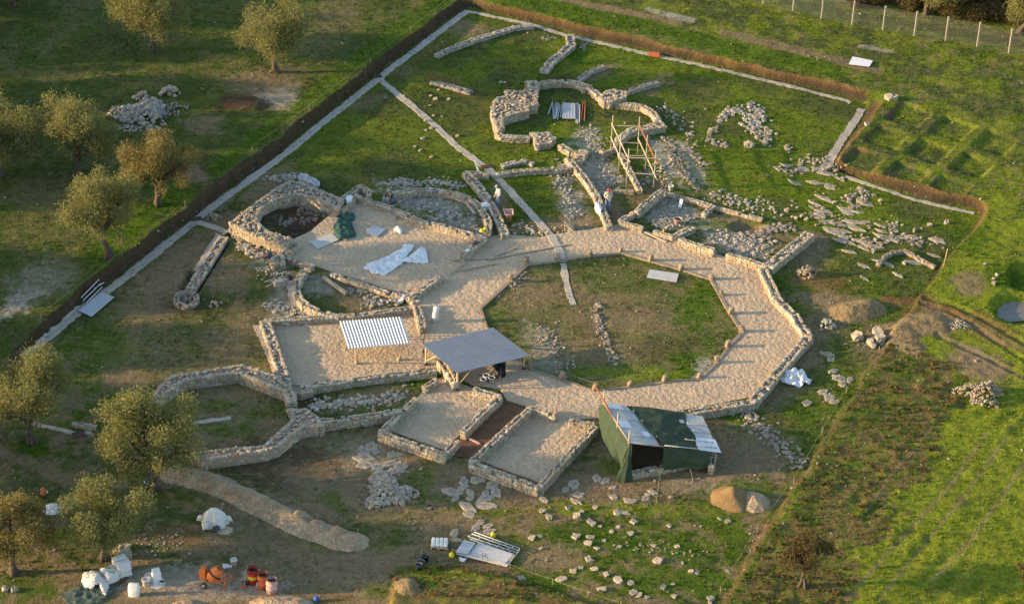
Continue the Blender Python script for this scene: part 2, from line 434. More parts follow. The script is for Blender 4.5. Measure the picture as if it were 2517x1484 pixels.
# grove at the left: thin grass, brown scuffs
region((~IT) & (VX < 1135), 'dirt', .3, nA*.5+nB*.5, .50, .66)
region((~IT) & (VX >= 1135) & (VY < 560), 'yel', .6, nB, .40, .6)
region((~IT) & (VX >= 1500) & (VY < 560), 'dirt', .45, nA*.4+nC*.6, .50, .64)
region(IT & (VY < 560), 'yel', .35, nA, .40, .6)
region(IT & (VY > 560) & (VX < 1000), 'dirt', .40, nA*.5+nB*.3+nD*.2, .48, .62)
region(IT & (VY > 1060), 'olive', .75, nA*.4+nB*.6, .42, .56)
region(IT & (VY > 1060), 'dirt', .75, nB*.5+nC*.5, .50, .60)
region(IT & (VY > 1030) & (VY < 1250) & (VX > 560) & (VX < 1930), 'dirt', .7, nB*.4+nC*.35+nD*.25, .42, .54)
region(IT & (VY > 600) & (VY < 960) & (VX > 1180) & (VX < 1830), 'dirt', .45, nB*.45+nC*.3+nD*.25, .44, .54)
region(IT & (VY > 560) & (VX < 720), 'dirt', .45, nA*.4+nC*.35+nD*.25, .46, .58)
region(IT & (VY > 1240) & (VX < 1250), 'dirt', .6, nB*.4+nC*.35+nD*.25, .43, .55)
region(rightf, 'yel', .92, nB*.6+nC*.4, .24, .40)
region(rightf, 'olive', .32, nC*.6+nD*.4, .52, .64)
# long strips and patches
strip([(614, 375), (781, 254), (919, 149), (1018, 71), (1112, -7)], 26, 'lush', .8)
strip([(1165, -10), (1229, 4), (1395, 43), (1565, 78), (1740, 125), (1905, 160), (2050, 190)], 22, 'lush', .85)
for a in [(675, 262, 62, 36, 'pale', .8), (620, 232, 80, 30, 'dirt', .7), (690, 215, 70, 30, 'dirt', .6), (598, 283, 58, 23, 'dark', 1.), (640, 288, 34, 10, 'dark', .8), (105, 718, 95, 52, 'grav', .85, -22), (40, 775, 55, 30, 'grav', .7, -20),
          (475, 455, 62, 26, 'dirt', .9, 28), (540, 495, 60, 22, 'dirt', .8, -35), (500, 335, 50, 30, 'dirt', .6), (400, 120, 60, 20, 'dirt', .3), (820, 60, 90, 40, 'dirt', .4, -20), (780, 130, 90, 30, 'dirt', .35, -20),
          (100, 500, 120, 50, 'dirt', .35), (60, 1130, 130, 16, 'dirt', .7, 22), (160, 1180, 60, 14, 'dirt', .7, 22), (210, 1150, 40, 16, 'dirt', .5),
          (300, 620, 120, 45, 'lush', 1., -38), (420, 520, 70, 32, 'lush', 1., -25), (560, 420, 60, 26, 'lush', .9, -38), (95, 1108, 60, 20, 'lush', 1.), (60, 700, 200, 60, 'dull', .6),
          (1150, 70, 75, 26, 'dirt', .8, 14), (1060, 120, 60, 14, 'olive', .8, -35), (985, 170, 40, 22, 'dirt', .45), (905, 250, 50, 18, 'dirt', .5, -15), (1110, 212, 70, 18, 'bank', .75, 20), (1480, 175, 46, 16, 'dirt', .75, -25), (1600, 210, 55, 22, 'dirt', .8, -18), (1850, 300, 30, 30, 'lush', .8),
          (1810, 265, 50, 24, 'lush', .8), (1420, 130, 22, 40, 'lush', .8, 30), (1390, 195, 40, 14, 'dark', .5, -30), (660, 460, 90, 36, 'dirt', .85, -32), (540, 545, 40, 26, 'dirt', .8, -30), (880, 440, 130, 14, 'olive', .8, 12),
          (430, 650, 130, 40, 'dirt', .85, -36), (400, 720, 110, 60, 'dirt', .8, -20), (470, 750, 100, 34, 'dark', .5), (560, 680, 60, 60, 'dirt', .75), (330, 830, 20, 70, 'dirt', .6, 8), (300, 930, 60, 40, 'dirt', .85), (400, 900, 160, 60, 'dirt', .45), (560, 850, 80, 50, 'dirt', .6), (250, 860, 110, 60, 'lush', .5),
          (600, 790, 60, 50, 'dirt', .5), (590, 980, 110, 40, 'dirt', .6), (540, 1000, 50, 16, 'lush', .6), (560, 1060, 110, 26, 'lush', .55), (520, 1085, 90, 20, 'dirt', .5), (670, 1050, 50, 40, 'dirt', .6), (900, 980, 120, 30, 'dirt', .85, -8), (760, 985, 50, 20, 'dark', .6), (880, 735, 100, 40, 'dirt', .8, 14), (785, 700, 60, 30, 'grav', .5),
          (735, 540, 95, 60, 'dark', 1.), (740, 520, 50, 22, 'red', .7), (680, 640, 60, 30, 'grav', .5), (700, 730, 40, 60, 'grav', .5, 10), (620, 605, 40, 20, 'dirt', .6),
          (1050, 500, 150, 34, 'grav', .75, 16), (1120, 545, 80, 30, 'grav', .7, 16), (1060, 520, 30, 10, 'lush', .7), (1110, 535, 24, 9, 'lush', .7),
          (1225, 500, 30, 60, 'dirt', .7), (1330, 480, 80, 40, 'lush', .6), (1400, 500, 40, 80, 'grav', .6, -20), (1390, 545, 70, 22, 'dirt', .8), (1290, 560, 70, 16, 'dirt', .8), (1470, 430, 60, 50, 'grav', .7), (1440, 350, 40, 40, 'grav', .6, -30), (1500, 520, 40, 50, 'dirt', .8), (1590, 480, 50, 60, 'dirt', .55),
          (1640, 400, 20, 80, 'grav', .75, -35), (1700, 400, 18, 80, 'grav', .6, -32), (1650, 525, 70, 40, 'grav', .75), (1780, 575, 70, 40, 'grav', .75, 15), (1830, 600, 70, 36, 'grav', .7, 15), (1835, 560, 90, 24, 'dirt', .95, 14), (1760, 555, 40, 16, 'lush', .6),
          (1990, 600, 60, 30, 'dirt', .8), (1985, 640, 70, 70, 'dirt', .75), (2030, 690, 90, 34, 'bank', .7, 12), (2050, 740, 130, 26, 'dirt', .85, 8), (2230, 745, 80, 14, 'bank', .9, 8), (2030, 790, 70, 60, 'dirt', .75), (1985, 860, 60, 60, 'dirt', .85, -30), (1930, 960, 70, 40, 'dirt', .7, -40), (2080, 850, 70, 30, 'lush', .55), (2060, 930, 40, 50, 'lush', .6), (1990, 1010, 70, 40, 'lush', .6), (1900, 1040, 60, 20, 'olive', .8),
          (2290, 790, 90, 40, 'bank', .8, 18), (2420, 820, 120, 34, 'bank', .75, 22), (2400, 900, 90, 40, 'dirt', .95, 18), (2380, 705, 48, 34, 'dirt', .85), (2160, 850, 60, 60, 'dirt', .6), (2470, 690, 60, 30, 'lush', .9), (2400, 590, 90, 40, 'lush', .8, -45), (2440, 540, 60, 60, 'yel', .8),
          (1460, 720, 200, 34, 'dirt', .6), (1560, 790, 210, 40, 'dirt', .7), (1450, 860, 180, 40, 'dirt', .65), (1640, 860, 90, 40, 'dark', .5), (1290, 720, 80, 60, 'dirt', .65), (1330, 860, 40, 70, 'grav', .4, -25), (1720, 760, 70, 60, 'lush', .9), (1560, 700, 130, 30, 'lush', .55), (1700, 900, 60, 40, 'lush', .8), (1560, 920, 120, 20, 'yel', .7), (1740, 905, 34, 30, 'grav', .75, -35), (1590, 640, 80, 14, 'lush', .8, 14),
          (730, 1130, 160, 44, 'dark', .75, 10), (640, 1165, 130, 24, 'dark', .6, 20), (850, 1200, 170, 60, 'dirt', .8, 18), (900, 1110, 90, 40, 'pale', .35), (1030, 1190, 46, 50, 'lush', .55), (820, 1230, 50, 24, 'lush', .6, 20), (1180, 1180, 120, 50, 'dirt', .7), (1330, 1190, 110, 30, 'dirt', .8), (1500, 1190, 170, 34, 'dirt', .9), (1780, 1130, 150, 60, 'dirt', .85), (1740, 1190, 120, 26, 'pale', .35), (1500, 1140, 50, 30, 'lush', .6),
          (1330, 1250, 240, 22, 'bank', .35), (1500, 1250, 300, 20, 'yel', .6), (1600, 1330, 260, 46, 'lush', .85), (1640, 1430, 190, 50, 'lush', .8), (1400, 1420, 90, 30, 'lush', .6), (1350, 1370, 80, 34, 'dirt', .8), (1830, 1210, 120, 40, 'lush', .7), (1980, 1100, 50, 60, 'lush', .6),
          (1110, 1290, 90, 30, 'dirt', .8), (900, 1390, 120, 40, 'dirt', .85), (1030, 1350, 40, 60, 'dirt', .6, 30), (940, 1440, 60, 30, 'dirt', .6), (760, 1400, 180, 50, 'dirt', .75), (1000, 1405, 46, 20, 'lush', .8, -30), (920, 1455, 40, 26, 'lush', .6),
          (440, 1436, 210, 46, 'pale', .75), (560, 1450, 170, 34, 'pale', .6), (520, 1340, 110, 26, 'dirt', .75), (430, 1310, 90, 20, 'bank', .55), (640, 1300, 130, 40, 'dirt', .55, 20), (330, 1470, 120, 24, 'dirt', .6), (330, 1250, 120, 50, 'dull', .8), (160, 1310, 90, 22, 'yel', .9), (60, 1440, 130, 40, 'lush', .7), (800, 1470, 120, 14, 'bank', .6)]:
    blob(*a[:6], a[6] if len(a) > 6 else 0)
# strips with bare stones beyond the far bank
strip([(1380, 15), (1480, 38), (1600, 60), (1670, 78)], 9, 'dirt', .85); strip([(1770, 97), (1900, 128), (2050, 165), (2160, 195)], 11, 'dirt', .8)
strip([(1590, 42), (1640, 55), (1700, 68)], 8, 'grav', .6); strip([(2110, 132), (2190, 145)], 6, 'grav', .5)
strip([(1850, 0), (2060, 48), (2517, 130)], 12, 'dull', .9); strip([(1980, 5), (2200, 52), (2517, 118)], 5, 'dirt', .5)
# lower slopes: weedy ploughland
region(NF, 'weed', .95, nB*.4+nC*.6, .34, .5); region(NF, 'red', .45, nC, .50, .62); region(NF, 'yel', .8, nB*.5+nC*.5, .54, .64)
wz = inpoly(VX+(nB-.5)*220+(nC-.5)*120, VY+(nC-.5)*90, [(2110, 860), (2230, 830), (2300, 900), (2330, 1000), (2300, 1090), (2180, 1250), (2060, 1500), (1750, 1500), (1890, 1290), (1975, 1175), (2080, 985)])
region(wz & ~IT, 'weed', .97, nB*.3+nC*.7, .25, .40); region(wz & ~IT, 'dark', .35, nC*.6+nD*.4, .46, .58); region(wz & ~IT, 'lush', .8, nB*.4+nC*.2+nD*.4, .47, .58)
for pts, w in [([(2420, 1080), (2330, 1210), (2200, 1350), (2080, 1484)], 7), ([(2517, 1150), (2400, 1320), (2290, 1440)], 6), ([(2290, 1060), (2180, 1190), (2090, 1330)], 4), ([(2470, 1090), (2370, 1230), (2260, 1360), (2160, 1484)], 5), ([(2300, 830), (2400, 880), (2520, 945)], 8), ([(2260, 760), (2420, 825), (2520, 875)], 9)]:
    strip(pts, w, 'dirt', .55, .9)
# cut faces show bare earth; the west face is painted darker for its shade
bk = BANK.astype(float)
lowbank = IT*0+sstep(.05, .5, HH)
gx_, gy_ = np.gradient(HH, GX, GY); SLOPE = np.hypot(gx_, gy_)
steep = sstep(.30, .55, SLOPE)*(inpoly(XX, YY, [W2(*q)[:2] for q in [(-300, -100), (2600, -100), (2600, 900), (-300, 1100)]]))*((VX < 700) | (VY < 540) | (VX > 1950))
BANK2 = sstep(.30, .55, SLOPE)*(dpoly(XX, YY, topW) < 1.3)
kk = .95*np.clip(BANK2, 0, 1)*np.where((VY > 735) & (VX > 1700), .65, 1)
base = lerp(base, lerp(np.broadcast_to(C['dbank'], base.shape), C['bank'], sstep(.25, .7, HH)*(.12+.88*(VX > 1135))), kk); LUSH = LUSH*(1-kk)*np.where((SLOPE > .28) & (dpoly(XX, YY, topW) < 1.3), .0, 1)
base = base*(0.80+.40*fbm(XX, YY, 51, 3.0, 3))[..., None]

def build_ground():
    mb = MB(); P = np.stack([XX, YY, HH], -1)
    nu, nv = XX.shape
    i, j = np.meshgrid(np.arange(nu-1), np.arange(nv-1), indexing='ij'); a = (i*nv+j).ravel()
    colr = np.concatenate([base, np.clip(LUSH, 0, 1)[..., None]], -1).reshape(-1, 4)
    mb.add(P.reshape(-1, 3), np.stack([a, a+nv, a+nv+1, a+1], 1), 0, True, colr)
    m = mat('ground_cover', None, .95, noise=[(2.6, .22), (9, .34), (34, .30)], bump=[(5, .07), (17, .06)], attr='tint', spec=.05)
    o = mb.build('ground', m); tag(o, 'grass and bare earth ground of the dig and its field', None, None, 'structure')
    return o
build_ground()

# ------------------------------------------------------------------ sheets laid on the ground
def resample(pts, st, closed=True):
    out = []; n = len(pts)
    for i in range(n if closed else n-1):
        a = np.array(pts[i][:2], float); b = np.array(pts[(i+1) % n][:2], float)
        k = max(1, int(np.linalg.norm(b-a)/st))
        for q in range(k): out.append(a+(b-a)*q/k)
    if not closed: out.append(np.array(pts[-1][:2], float))
    return np.array(out)
def patch(mb, poly, holes, st, zf, m=0, ragged=0.0, skirt=0.0, smooth=True):
    """a sheet over a plan polygon with heights zf(x, y)"""
    rings = [resample(poly, st)] + [resample(h, st) for h in holes]
    if ragged: rings = [r + RNG.normal(0, ragged, r.shape) for r in rings]
    vs = []; ed = []; n0 = 0
    for r in rings:
        k = len(r); vs += [Vector(p) for p in r]; ed += [(n0+i, n0+(i+1) % k) for i in range(k)]; n0 += k
    b0 = rings[0].min(0); b1 = rings[0].max(0)
    gx, gy = np.meshgrid(np.arange(b0[0], b1[0], st), np.arange(b0[1], b1[1], st), indexing='ij')
    gx = gx.ravel()+RNG.uniform(-.2, .2, gx.size)*st; gy = gy.ravel()+RNG.uniform(-.2, .2, gy.size)*st
    k = inpoly(gx, gy, rings[0])
    for r in rings[1:]: k &= ~inpoly(gx, gy, r)
    d = np.min([dpoly(gx, gy, r) for r in rings], axis=0); k &= d > st*.45
    vs += [Vector((a, b)) for a, b in zip(gx[k], gy[k])]
    V, _, F, *_ = geometry.delaunay_2d_cdt(vs, ed, [], 0, 1e-5)
    V = np.array([tuple(v) for v in V]); F = np.array([f for f in F])
    c = V[F].mean(1); k = inpoly(c[:, 0], c[:, 1], rings[0])
    for r in rings[1:]: k &= ~inpoly(c[:, 0], c[:, 1], r)
    F = F[k]; z = zf(V[:, 0], V[:, 1])
    mb.add(np.column_stack([V, z]), F, m, smooth)
    if skirt:
        for r in rings:
            n = len(r); zr = zf(r[:, 0], r[:, 1])
            S = np.concatenate([np.column_stack([r, zr]), np.column_stack([r, zr-skirt])])
            i = np.arange(n); j = (i+1) % n
            mb.add(S, np.stack([i, i+n, j+n, j], 1), m, False)
    return mb
def plan(pts, z=0.0): return [W2(x, y, z)[:2] for x, y in pts]

KERB = [(1181, 756), (1254, 690), (1295, 650), (1371, 641), (1450, 628), (1527, 620), (1600, 640), (1675, 661), (1748, 686), (1771, 727), (1797, 771), (1824, 815), (1789, 853),
        (1762, 891), (1719, 930), (1634, 938), (1549, 949), (1462, 959), (1382, 933), (1302, 905), (1240, 868), (1196, 802)]
SAND = [(1083, 673), (1013, 727), (951, 713), (884, 690), (814, 668), (765, 651), (700, 628), (722, 600), (718, 590), (762, 570), (832, 512), (860, 492), (885, 482), (951, 505), (1045, 547), (1139, 569), (1196, 588), (1215, 580),
        (1244, 578), (1330, 584), (1400, 570), (1500, 557), (1530, 552), (1610, 590), (1660, 590), (1700, 605), (1790, 635), (1880, 655), (1910, 735), (1984, 822), (1847, 977), (1700, 1005), (1500, 1030), (1400, 1030),
        (1330, 1010), (1245, 985), (1230, 958), (1160, 945), (1060, 905), (1042, 870), (1046, 800), (1027, 740)]
ROOM1 = [(660, 795), (800, 790), (1010, 760), (1044, 800), (1040, 870), (1062, 905), (884, 925), (770, 940), (706, 948)]
ROOMA = [(1030, 972), (945, 1055), (1094, 1107), (1120, 1078), (1139, 1058), (1225, 978), (1165, 958), (1100, 925), (1060, 935)]
ROOMB = [(1307, 1003), (1165, 1128), (1326, 1186), (1460, 1042), (1420, 1030), (1393, 1030), (1372, 1012)]
REDT = [(1244, 987), (1304, 1008), (1165, 1128), (1100, 1118), (1128, 1080)]
def sandz(off):
    return lambda x, y: np.maximum(Hs(x, y), -.02)*.3 + off + .05*(fbm(x, y, 61, 2.6, 3)-.5) + .03*(fbm(x, y, 62, .4, 2)-.5)
# let the terrain sink below the sand floors
for pl in (SAND, ROOM1, ROOMA, ROOMB, REDT):
    pw = plan(pl)
    if pl is SAND: kw = plan(KERB)
for o in [bpy.data.objects['ground']]:
    zz = HH.copy()
    msk = np.zeros(XX.shape, bool)
    for pl in (SAND, ROOM1, ROOMA, ROOMB, REDT): msk |= inpoly(XX, YY, plan(pl))
    msk &= ~inpoly(XX, YY, plan(KERB))
    zz[msk] = np.minimum(zz[msk], 0)-.14
    P = np.stack([XX, YY, zz], -1).reshape(-1, 3); o.data.vertices.foreach_set('co', (P-ORIG['ground']).astype(np.float32).ravel()); o.data.update()
mb = MB()
patch(mb, plan(SAND), [plan(KERB)], .22, sandz(.05), ragged=.015, skirt=.2)
patch(mb, plan(ROOM1), [], .22, sandz(.04), ragged=.015, skirt=.2)
patch(mb, plan(ROOMA), [], .22, sandz(.045), ragged=.015, skirt=.2)
patch(mb, plan(ROOMB), [], .22, sandz(.055), ragged=.015, skirt=.2)
tag(mb.build('sand_floor', M['sand']), 'trodden pale sand floor of the ring walk, court and rooms', None, None, 'structure')
mb = MB(); patch(mb, plan(REDT), [], .2, sandz(.0), ragged=.02, skirt=.2)
tag(mb.build('earth_floor', M['redearth']), 'red brown earth floor of the narrow passage between two rooms', None, None, 'structure')

def ribbon(mb, pts, w, off=.035, ragged=.07, m=0, onsand=False):
    W = resample([W2(x, y, .02)[:2] for x, y in pts], .25, False)
    tn = np.gradient(W, axis=0); tn /= np.linalg.norm(tn, axis=1)[:, None]; nr = np.column_stack([-tn[:, 1], tn[:, 0]])
    n = len(W); rows = []; jit_ = RNG.normal(0, 1, (2, n))
    for k in (-1, -.96, -.4, .4, .96, 1):
        e = ragged if abs(k) > .9 else 0
        wv = .82+.40*fbm(W[:, 0], W[:, 1], 88, .8, 3)
        q = W + nr*(k*wv*w/2 + jit_[0 if k < 0 else 1]*e*.4)[:, None]
        hs = Hs(q[:, 0], q[:, 1])
        if onsand: ins = inpoly(q[:, 0], q[:, 1], plan(SAND)) & ~inpoly(q[:, 0], q[:, 1], plan(KERB)); hs = np.where(ins, np.maximum(hs, .02)+.045, hs)
        z = np.minimum(hs, .12) + off - (.10 if abs(k) == 1 else 0)
        rows.append(np.column_stack([q, z]))
    mb.grid(np.array(rows), m, False, True)
mb = MB()
NW = [(60, 878), (120, 826), (200, 760), (300, 688), (400, 608), (480, 543), (520, 510), (600, 453), (700, 379), (800, 297), (930, 194), (1010, 132), (1080, 79), (1130, 40), (1150, 27)]
ribbon(mb, NW, .62)
ribbon(mb, [(1146, 27), (1200, 38), (1310, 62), (1400, 89), (1480, 107), (1600, 134), (1720, 160), (1860, 193), (1960, 217), (2060, 242), (2092, 253)], .42)
ribbon(mb, [(2118, 268), (2108, 287), (2068, 347), (2033, 405), (2013, 418)], .60)
ribbon(mb, [(2078, 434), (2150, 459), (2250, 491), (2330, 509), (2395, 523)], .36)
ribbon(mb, [(932, 195), (1000, 250), (1060, 300), (1130, 365), (1200, 415), (1250, 465), (1300, 520), (1340, 563), (1360, 588), (1375, 620), (1383, 645)], .55, onsand=True)
ribbon(mb, [(1384, 648), (1391, 690), (1400, 725), (1411, 750)], .44)
ribbon(mb, [(482, 545), (530, 560), (580, 580), (640, 597), (695, 612)], .55)
ribbon(mb, [(540, 575), (510, 622), (470, 690), (452, 715)], .5, .02)
ribbon(mb, [(0, 1005), (60, 1035), (150, 1056), (190, 1066), (225, 1060)], .34)
ribbon(mb, [(632, 800), (655, 850), (682, 915)], .5); ribbon(mb, [(470, 1038), (520, 1032), (568, 1027)], .32); ribbon(mb, [(770, 1062), (820, 1050), (870, 1044)], .45)
ribbon(mb, [(712, 690), (716, 725), (735, 755), (760, 772)], .4);
tag(mb.build('path', M['gravel']), 'narrow grey gravel drain path edging and crossing the dig', None, None, 'structure')

# ------------------------------------------------------------------ walls of rough stone
def wall_geo(mb, pts, w, h, z0=None, course=.17, closed=False, m=(0, 1), big=1.0, fill=1.0):
    P = np.array([p[:2] for p in pts], float)
    if closed: P = np.vstack([P, P[:1]])
    seg = np.linalg.norm(np.diff(P, axis=0), axis=1); cum = np.concatenate([[0], np.cumsum(seg)]); L = cum[-1]
    def at(s):
        s = np.clip(s, 0, L); i = np.clip(np.searchsorted(cum, s, 'right')-1, 0, len(seg)-1)
        f = (s-cum[i])/np.maximum(seg[i], 1e-6); d = (P[i+1]-P[i])/np.maximum(seg[i], 1e-6)[..., None]
        return P[i]+(P[i+1]-P[i])*f[..., None], d
    q0 = P.mean(0); zb = float(Hs(*q0)) if z0 is None else z0
    zb = min(zb, 0.05) if z0 is None else z0
    nc = max(1, int(round((h)/course))); ch = h/nc
    prof = lambda s: .78+.36*(fbm(s, s*0+zb+P[0, 0], 71, .7, 3))
    Cs, Ds, Ys = [], [], []
    for side in (-1, 1):
        for c in range(nc):
            s = -rnd.random()*.2
            while s < L:
                l = rnd.uniform(.15, .36)*big; mid = min(max(s+l/2, .05), L-.05); s += l*.98
                if c == nc-1 and rnd.random() < .10: continue
                p, d = at(np.array(mid)); nr = np.array([-d[1], d[0]])
                dep = rnd.uniform(.14, .24)*min(1, w/.5)
                p = p + nr*side*(w/2-dep*.5+rnd.uniform(-.025, .025))
                hh = ch*(rnd.uniform(.9, 1.04) if c < nc-1 else rnd.uniform(.85, 1.2))
                Cs.append((p[0], p[1], zb+(c+.5)*ch*float(prof(np.array(mid)))-.02)); Ds.append((l*.51, dep*.52, hh*.54)); Ys.append(math.atan2(d[1], d[0]))
    if not closed:
        for s, e in ((0.04, -1), (L-.04, 1)):
            p, d = at(np.array(s)); nr = np.array([-d[1], d[0]])
            for c in range(nc):
                for k in np.arange(-w/2+.16, w/2-.1, .26):
                    q = p+nr*k; Cs.append((q[0], q[1], zb+(c+.5)*ch-.02)); Ds.append((.12, .14, ch*.54)); Ys.append(math.atan2(d[1], d[0]))
    mb.stones(Cs, Ds, Ys, jit=.07, m=m[0], tilt=.06)
    iw = max(.08, w-.36)
    n = int(L*iw*16*fill)+int(L*2*fill)
    s = RNG.uniform(.08, max(.1, L-.08), n); p, d = at(s); k = RNG.uniform(-iw/2, iw/2, n)
    p = p + np.column_stack([-d[:, 1], d[:, 0]])*k[:, None]; sz = RNG.uniform(.05, .13, n)
    mb.stones(np.column_stack([p, zb+h*prof(s)-.11+RNG.uniform(-.02, .03, n)]), np.column_stack([sz, sz*RNG.uniform(.6, 1, n), sz*.6]), RNG.uniform(0, 3.1, n), m=m[0])
    # mortared core
    sa = np.unique(np.concatenate([np.arange(0, L, .4), cum])); p, d = at(sa)
    nr = np.column_stack([-d[:, 1], d[:, 0]]); a = p+nr*(w/2-.13); b = p-nr*(w/2-.13); zt = (zb+h*prof(sa)-.13)
    A0 = np.column_stack([a, sa*0+zb-.25]); A1 = np.column_stack([a, zt]); B1 = np.column_stack([b, zt]); B0 = np.column_stack([b, sa*0+zb-.25])
    mb.grid(np.array([A0, A1, B1, B0]), m[1], False, True)
    for e in (0, -1): mb.add(np.array([A0[e], A1[e], B1[e], B0[e]]), [(0, 1, 2, 3)], m[1])
def wall(segs, label, mats=('stone', 'mortar'), name='stone_wall', cat='wall', group=None):
    """segs: (points on the wall's top, thickness, height[, extra])"""
    mb = MB()
    for sgm in segs:
        pts, w, h = sgm[:3]; kw = sgm[3] if len(sgm) > 3 else {}
        z0 = kw.get('z0'); zt = h+(z0 or 0)
        wall_geo(mb, [W2(x, y, zt) for x, y in pts], w*.85, h*.89, **kw)
    return tag(mb.build(name, [M[mats[0]], M[mats[1]]]), label, cat, group)
def mass_geo(mb, pts, h, dens=20, z0=0.0, course=.17, inset=.12, m=(0, 1)):
    """a solid block of masonry with a broad rubble top"""
    P = [W2(x, y, h+z0)[:2] for x, y in pts]
    A = sum(P[i][0]*P[(i+1) % len(P)][1]-P[(i+1) % len(P)][0]*P[i][1] for i in range(len(P)))
    if A < 0: P = P[::-1]
    nc = max(1, int(round(h/course))); ch = h/nc; Cs, Ds, Ys = [], [], []
    for i in range(len(P)):
        a, b = np.array(P[i]), np.array(P[(i+1) % len(P)]); L = np.linalg.norm(b-a); d = (b-a)/L; nr = np.array([-d[1], d[0]])
        for c in range(nc):
            s = -rnd.random()*.15
            while s < L:
                l = rnd.uniform(.15, .34); q = a+d*min(s+l/2, L)+nr*(.11+rnd.uniform(-.02, .02)); s += l*.98
                Cs.append((q[0], q[1], z0+(c+.5)*ch)); Ds.append((l*.51, .13, ch*rnd.uniform(.5, .58))); Ys.append(math.atan2(d[1], d[0]))
    mb.stones(Cs, Ds, Ys, m=m[0])
    b0, b1 = np.min(P, 0), np.max(P, 0); n = int((b1-b0).prod()*dens)
    q = RNG.uniform(b0, b1, (n, 2)); q = q[inpoly(q[:, 0], q[:, 1], P)]; n = len(q); sz = RNG.uniform(.05, .13, n)
    mb.stones(np.column_stack([q, z0+h-.04+RNG.uniform(-.03, .05, n)]), np.column_stack([sz, sz*RNG.uniform(.6, 1, n), sz*.6]), RNG.uniform(0, 3.1, n), m=m[0])
    c = np.mean(P, 0); Q = P
    patch(mb, Q, [], .35, lambda x, y: z0+h-.09+.05*(fbm(x, y, 77, 1.5, 2)-.5), m[1], skirt=h+.3)

# west building (three apses round a court)
mb = MB()
mass_geo(mb, [(564, 547), (614, 507), (676, 462), (714, 443), (743, 448), (787, 466), (838, 486), (843, 497), (829, 511), (800, 498), (765, 485), (727, 477), (682, 488), (645, 509), (632, 531), (640, 552), (668, 570), (695, 579), (714, 584), (716, 594), (700, 601), (660, 590), (610, 571)], .75)
tag(mb.build('stone_wall', [M['stone'], M['mortar']]), 'broad masonry block around the brown floored apse, westmost of the ruin', 'wall')
wall([([(838, 486), (884, 452)], .5, .7), ([(884, 451), (908, 462), (905, 476)], .4, .75), ([(842, 513), (874, 478)], .35, .6)], 'short forked buttress walls where the brown apse meets the sand court')
wall([([(874, 476), (951, 501), (1045, 541), (1139, 564), (1194, 581)], .45, .6)], 'long low wall between the sand court and the rubble filled apse')
wall([([(1194, 583), (1132, 627)], .6, .5)], 'short wall stub with tools on it, at the east mouth of the sand court')
wall([([(950, 485), (964, 477), (1018, 464), (1072, 463), (1126, 474), (1166, 490), (1191, 517), (1203, 548), (1198, 568)], .55, .55)], 'curved wall of the rubble filled apse beside the sand court')
wall([([(1147, 421), (1175, 451), (1207, 498), (1243, 572)], .75, .5), ([(1145, 420), (1200, 424)], .5, .5)], 'diagonal wall with pinkish top left of the man in the grey blue cap')
wall([([(1222, 424), (1290, 415), (1404, 410)], .45, .45)], 'straight low wall crossing right from the grey gravel path')
wall([([(1396, 385), (1414, 405), (1440, 436), (1466, 475), (1498, 552)], .6, .5)], 'diagonal wall with white bags on it beside the red capped man')
wall([([(1378, 353), (1404, 368), (1440, 376)], .6, .5), ([(1436, 366), (1426, 385), (1404, 392)], .8, .5)], 'broken pinkish wall corner south of the clover shaped ruin')
wall([([(1480, 368), (1512, 360)], .6, .4), ([(1525, 372), (1550, 415), (1574, 462)], .45, .45)], 'low wall running under the scaffold frame')
wall([([(1469, 471), (1510, 465), (1555, 467)], .35, .3)], 'very low red tile wall behind the red capped man')
wall([([(1627, 463), (1595, 488), (1566, 514)], .45, .75)], 'grey wall face slanting down from the white bucket')
wall([([(1558, 519), (1537, 531), (1526, 540)], .5, .5)], 'short slumped wall at the left corner of the rubble room')
wall([([(1526, 542), (1579, 555)], .4, .55)], 'sunlit short wall facing the ring walk, leftmost of three in a row')
wall([([(1610, 563), (1654, 577)], .4, .5), ([(1654, 578), (1703, 554)], .6, .45)], 'sunlit wall with a yellow tube leaning on it and a pink topped return')
wall([([(1671, 581), (1755, 609)], .45, .7)], 'sunlit free standing wall piece right of the white bag')
wall([([(1633, 470), (1700, 488), (1767, 508), (1872, 534)], .45, .3)], 'long low pink and grey wall behind the rubble room')
wall([([(1752, 502), (1731, 522)], .45, .4)], 'small grey wall spur on the long pink and grey wall')
wall([([(1790, 620), (1835, 634), (1885, 650)], .5, .6)], 'sunlit wall end meeting the east outer wall')
wall([([(1890, 650), (1940, 610), (1990, 570)], .95, .65)], 'double faced wall running out north east from the ring corner')
wall([([(1876, 654), (1911, 727), (1955, 771), (1989, 820)], .75, .6), ([(1989, 821), (1930, 888), (1852, 980)], .75, .6), ([(1852, 982), (1770, 996), (1700, 1008), (1600, 1016)], .7, .6)], 'long polygonal outer wall bounding the ring walk on its east side')
# south rooms
wall([([(652, 786), (664, 820), (706, 945)], .8, .65), ([(652, 784), (720, 780), (787, 777), (884, 771), (1013, 751)], .55, .5)], 'west and north walls of the sand room with the white roof in it')
wall([([(695, 624), (732, 636), (766, 651)], .5, .5), ([(693, 622), (731, 593)], .6, .5)], 'low corner wall at the west end of the sand court')
mb = MB(); mass_geo(mb, [(668, 632), (690, 621), (700, 632), (698, 646), (668, 648)], .5)
tag(mb.build('stone_wall', [M['stone'], M['mortar']]), 'square plastered wall stump beside the dark blue bag', 'wall')
wall([([(748, 660), (732, 684), (727, 706), (735, 726), (752, 745), (785, 760), (830, 771), (870, 771)], .6, .6)], 'curved wall of the grassy apse with a timber in it')
wall([([(816, 671), (884, 693), (951, 717), (1010, 728)], .45, .35)], 'tumbled low wall closing the grassy apse from the sand court')
wall([([(1083, 674), (1045, 702), (1006, 731)], .5, .5)], 'oblique wall at the south mouth of the sand court')
